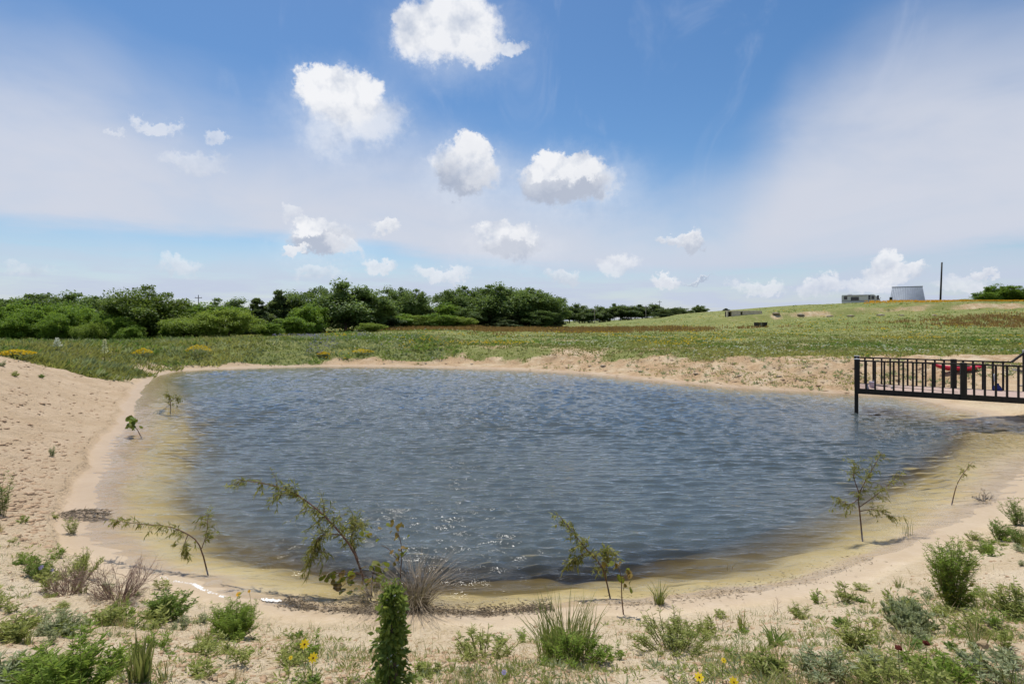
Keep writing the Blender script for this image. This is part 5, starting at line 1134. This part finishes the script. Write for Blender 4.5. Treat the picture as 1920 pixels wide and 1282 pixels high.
# ------------------------------------------------------------------ loose stuff on the sand and along the waterline
def scatter_stuff():
    rng = np.random.default_rng(9)
    def lumps(name, label, mat, x, y, r, flat=.6, sink=.25):
        base = np.array([[1, 0, 0], [0, 1, 0], [-1, 0, 0], [0, -1, 0], [0, 0, 1], [.7, .7, .45], [-.7, .7, .45], [-.7, -.7, .45], [.7, -.7, .45]]); n = len(x)
        z = height(x, y); V = base[None] * (.7 + .6 * rng.random((n, 9, 1))); V[:, :, 2] *= flat
        a = rng.random(n) * 6.28; ca, sa = np.cos(a)[:, None], np.sin(a)[:, None]; X_ = V[:, :, 0] * (.8 + .6 * rng.random((n, 1))); Y_ = V[:, :, 1]
        V = np.stack([x[:, None] + r[:, None] * (X_ * ca - Y_ * sa), y[:, None] + r[:, None] * (X_ * sa + Y_ * ca), z[:, None] + r[:, None] * (V[:, :, 2] - sink)], -1)
        T = np.array([(0, 5, 8), (1, 6, 5), (2, 7, 6), (3, 8, 7), (4, 5, 6), (4, 6, 7), (4, 7, 8), (4, 8, 5), (0, 1, 5), (1, 2, 6), (2, 3, 7), (3, 0, 8)])
        g = Geo(); g.add(V.reshape(-1, 3), None, (np.arange(n)[:, None, None] * 9 + T[None]).reshape(-1, 3), np.repeat(rng.random(n), 9)); tag(link(name, g.mesh(name), M[mat]), label, kind='stuff')
    def pick(n, y0, y1, t0, t1, smin, smax, p=1.0):
        y = (y0 ** -p + rng.random(n) * (y1 ** -p - y0 ** -p)) ** (-1 / p); x = (t0 + (t1 - t0) * rng.random(n)) * y; sd0 = shore_sd(x, y); k = (sd0 > smin) & (sd0 < smax); return x[k], y[k]
    x, y = pick(20000, 2.1, 7, -1.05, 1.05, .5, 5); k = rng.random(len(x)) < np.clip(.5 + 1.2 * vnoise(x * 1.5, y * 1.5, 3), 0, 1); x, y = x[k], y[k]
    lumps('sand_crumbs', 'crumbs and pebbles of pale earth on the near bank', 'clod', x, y, .005 + .020 * rng.random(len(x)) ** 2.6)
    x, y = pick(9000, 6.5, 24, -1.1, -.5, .5, 12, .7); k = rng.random(len(x)) < np.clip(.55 + 1.3 * vnoise(x * .9, y * .9, 13), 0, 1); x, y = x[k], y[k]
    lumps('sand_clods', 'brown clods strewn over the sandy slope at left', 'clod', x, y, .012 + .055 * rng.random(len(x)) ** 3)
    x, y = pick(5200, 21, 36, -.5, 1.05, .15, 5, 1.0); lumps('bank_clods', 'earth clods and stones on the eroded far bank', 'clod', x, y, .02 + .09 * rng.random(len(x)) ** 3)
    # weeds hugging the sand
    def sprouts(name, label, mat, x, y, L, Wd, m_, up):
        n = len(x); z = height(x, y); ii = np.repeat(np.arange(n), m_); a = rng.random(n * m_) * 6.283; g = Geo()
        P = np.stack([x[ii] + .012 * np.cos(a), y[ii] + .012 * np.sin(a), z[ii] + .004], -1); sc = (.5 + .9 * rng.random(n))[ii]
        g.leaves(P, np.stack([np.cos(a), np.sin(a), up * rng.random(n * m_)], -1), L * sc * (.6 + .7 * rng.random(n * m_)), Wd * sc, np.clip(.5 + .5 * (rng.random(n) - .5)[ii] + .3 * (rng.random(n * m_) - .5), 0, 1), rng); tag(link(name, g.mesh(name), M[mat]), label, kind='stuff')
    x, y = pick(6500, 2.1, 6.6, -1.05, 1.05, .55, 4.5); t = np.abs(x / y); k = rng.random(len(x)) < np.clip(-.05 + .45 * S(.35, .9, t) + 1.9 * (fbm(x * 1.1, y * 1.1, 3, 66)), 0, 1); x, y = x[k], y[k]
    h2 = rng.random(len(x)) < .55
    sprouts('ground_cover', 'low green ground cover creeping over the near sand', 'leaf_weed', x[h2], y[h2], .034, .007, 10, 1.6); sprouts('ground_cover', 'low grey green ground cover creeping over the near sand', 'leaf_sage', x[~h2], y[~h2], .032, .0065, 11, 1.5)
    x, y = pick(6000, 2.1, 6.8, -1.05, 1.05, .3, 4.5); k = rng.random(len(x)) < .5; x, y = x[k], y[k]
    sprouts('dry_litter', 'straw coloured litter lying on the near sand', 'dry_grass', x, y, .05, .0035, 4, .15)
    def thin(name, label, mat, n, h, bw, m_, lean, thr, seed):
        x, y = pick(n, 2.1, 6.6, -1.05, 1.05, .45, 4.5); k = rng.random(len(x)) < np.clip(thr + 2.0 * fbm(x * 1.4, y * 1.4, 3, seed), 0, 1); x, y = x[k], y[k]; q = len(x); ii = np.repeat(np.arange(q), m_); a = rng.random(q * m_) * 6.283
        P = np.stack([x[ii] + .03 * rng.normal(size=q * m_), y[ii] + .03 * rng.normal(size=q * m_), height(x, y)[ii] - .005], -1); g = Geo(); sc = (.4 + .9 * rng.random(q))[ii]
        g.blades(P, h * sc * (.5 + .7 * rng.random(q * m_)), bw, lean * (.3 + rng.random(q * m_)), a, rng.random(q * m_), rng); tag(link(name, g.mesh(name), M[mat]), label, kind='stuff')
    thin('thin_grass', 'thin green grass growing sparsely through the near sand', 'reed', 5200, .085, .0032, 5, .8, .10, 201)
    thin('dead_stems', 'fine dead stems and straw standing among the near weeds', 'dry_grass', 4200, .09, .0024, 4, 1.1, .12, 202)
    x, y = pick(1500, 20.5, 34, -.45, 1.05, .3, 6, 1.0); sprouts('bank_weeds', 'scattered weeds on the eroded far bank', 'leaf_sage', x, y, .15, .035, 9, 1.6)
    # dark drift of twigs and weed at the waterline, foam beside it
    def along(i0, i1, n, off, spread):
        P = np.array([wpt(*p) for p in SH[i0:i1 + 1]]); q = rng.random(n) * (len(P) - 1); i = np.minimum(q.astype(int), len(P) - 2); c = P[i] + (P[i + 1] - P[i]) * (q - i)[:, None]; T_ = P[i + 1] - P[i]; T_ /= np.linalg.norm(T_, axis=1, keepdims=True)
        return c + np.stack([-T_[:, 1], T_[:, 0]], -1) * (off + spread * rng.normal(size=n))[:, None], T_
    def litter(name, label, mat, c, T_, L, Wd, zoff=.006):
        n = len(c); z = np.maximum(height(c[:, 0], c[:, 1]), 0.0) + zoff; g = Geo(); D = np.concatenate([T_ + .8 * rng.normal(size=(n, 2)), .12 * rng.normal(size=(n, 1))], 1)
        g.leaves(np.concatenate([c, z[:, None]], 1), D, L * (.4 + rng.random(n)), Wd, rng.random(n), rng, .05, np.array([0, 0, 1.])); tag(link(name, g.mesh(name), M[mat]), label, kind='stuff')
    c, T_ = along(38, 44, 2600, -.05, .06); litter('drift_line', 'dark drift of twigs and weed along the near waterline', 'debris', c, T_, .05, .008)
    c, T_ = along(32, 37, 700, -.06, .10); litter('drift_line', 'thin drift of twigs along the right near waterline', 'debris', c, T_, .05, .006)
    p = ground_at(158, 968); n = 500; a = rng.random(n) * 6.28; r_ = .28 * np.sqrt(rng.random(n)); c = np.stack([p.x + 1.3 * r_ * np.cos(a), p.y + r_ * .9 * np.sin(a)], -1); litter('beach_debris', 'brown heap of washed up weed on the left beach', 'debris', c, np.tile([[1., .3]], (n, 1)), .07, .014, .02 + .05 * (1 - r_ / .28))
    def foam(i0, i1, n, off, spread, lab, r):
        c, T_ = along(i0, i1, n, off, spread); k_ = rng.random(n) < np.clip(.40 + 2.4 * fbm(c[:, 0] * 5, c[:, 1] * 5, 3, 19), 0, 1); c = c[k_] + (.05 * fbm(c[k_, 0] * 3, c[k_, 1] * 3, 2, 29))[:, None]; n = len(c); base = np.array([[1, 0, 0], [.5, .87, 0], [-.5, .87, 0], [-1, 0, 0], [-.5, -.87, 0], [.5, -.87, 0], [0, 0, .55]]); R_ = r * (.4 + rng.random(n))
        V = base[None] * R_[:, None, None]; V = V + np.concatenate([c, (np.maximum(height(c[:, 0], c[:, 1]), 0.004) + .002)[:, None]], 1)[:, None]; T = np.array([(0, 1, 6), (1, 2, 6), (2, 3, 6), (3, 4, 6), (4, 5, 6), (5, 0, 6)])
        g = Geo(); g.add(V.reshape(-1, 3), None, (np.arange(n)[:, None, None] * 7 + T[None]).reshape(-1, 3)); tag(link('shore_foam', g.mesh('shore_foam', True), M['foam']), lab, kind='stuff')
    foam(44, 46, 1000, .0, .011, 'white foam washed up along the near left waterline', .008); foam(46, 47, 160, .0, .014, 'thin white foam beside the bare twiggy bush', .006)
scatter_stuff()
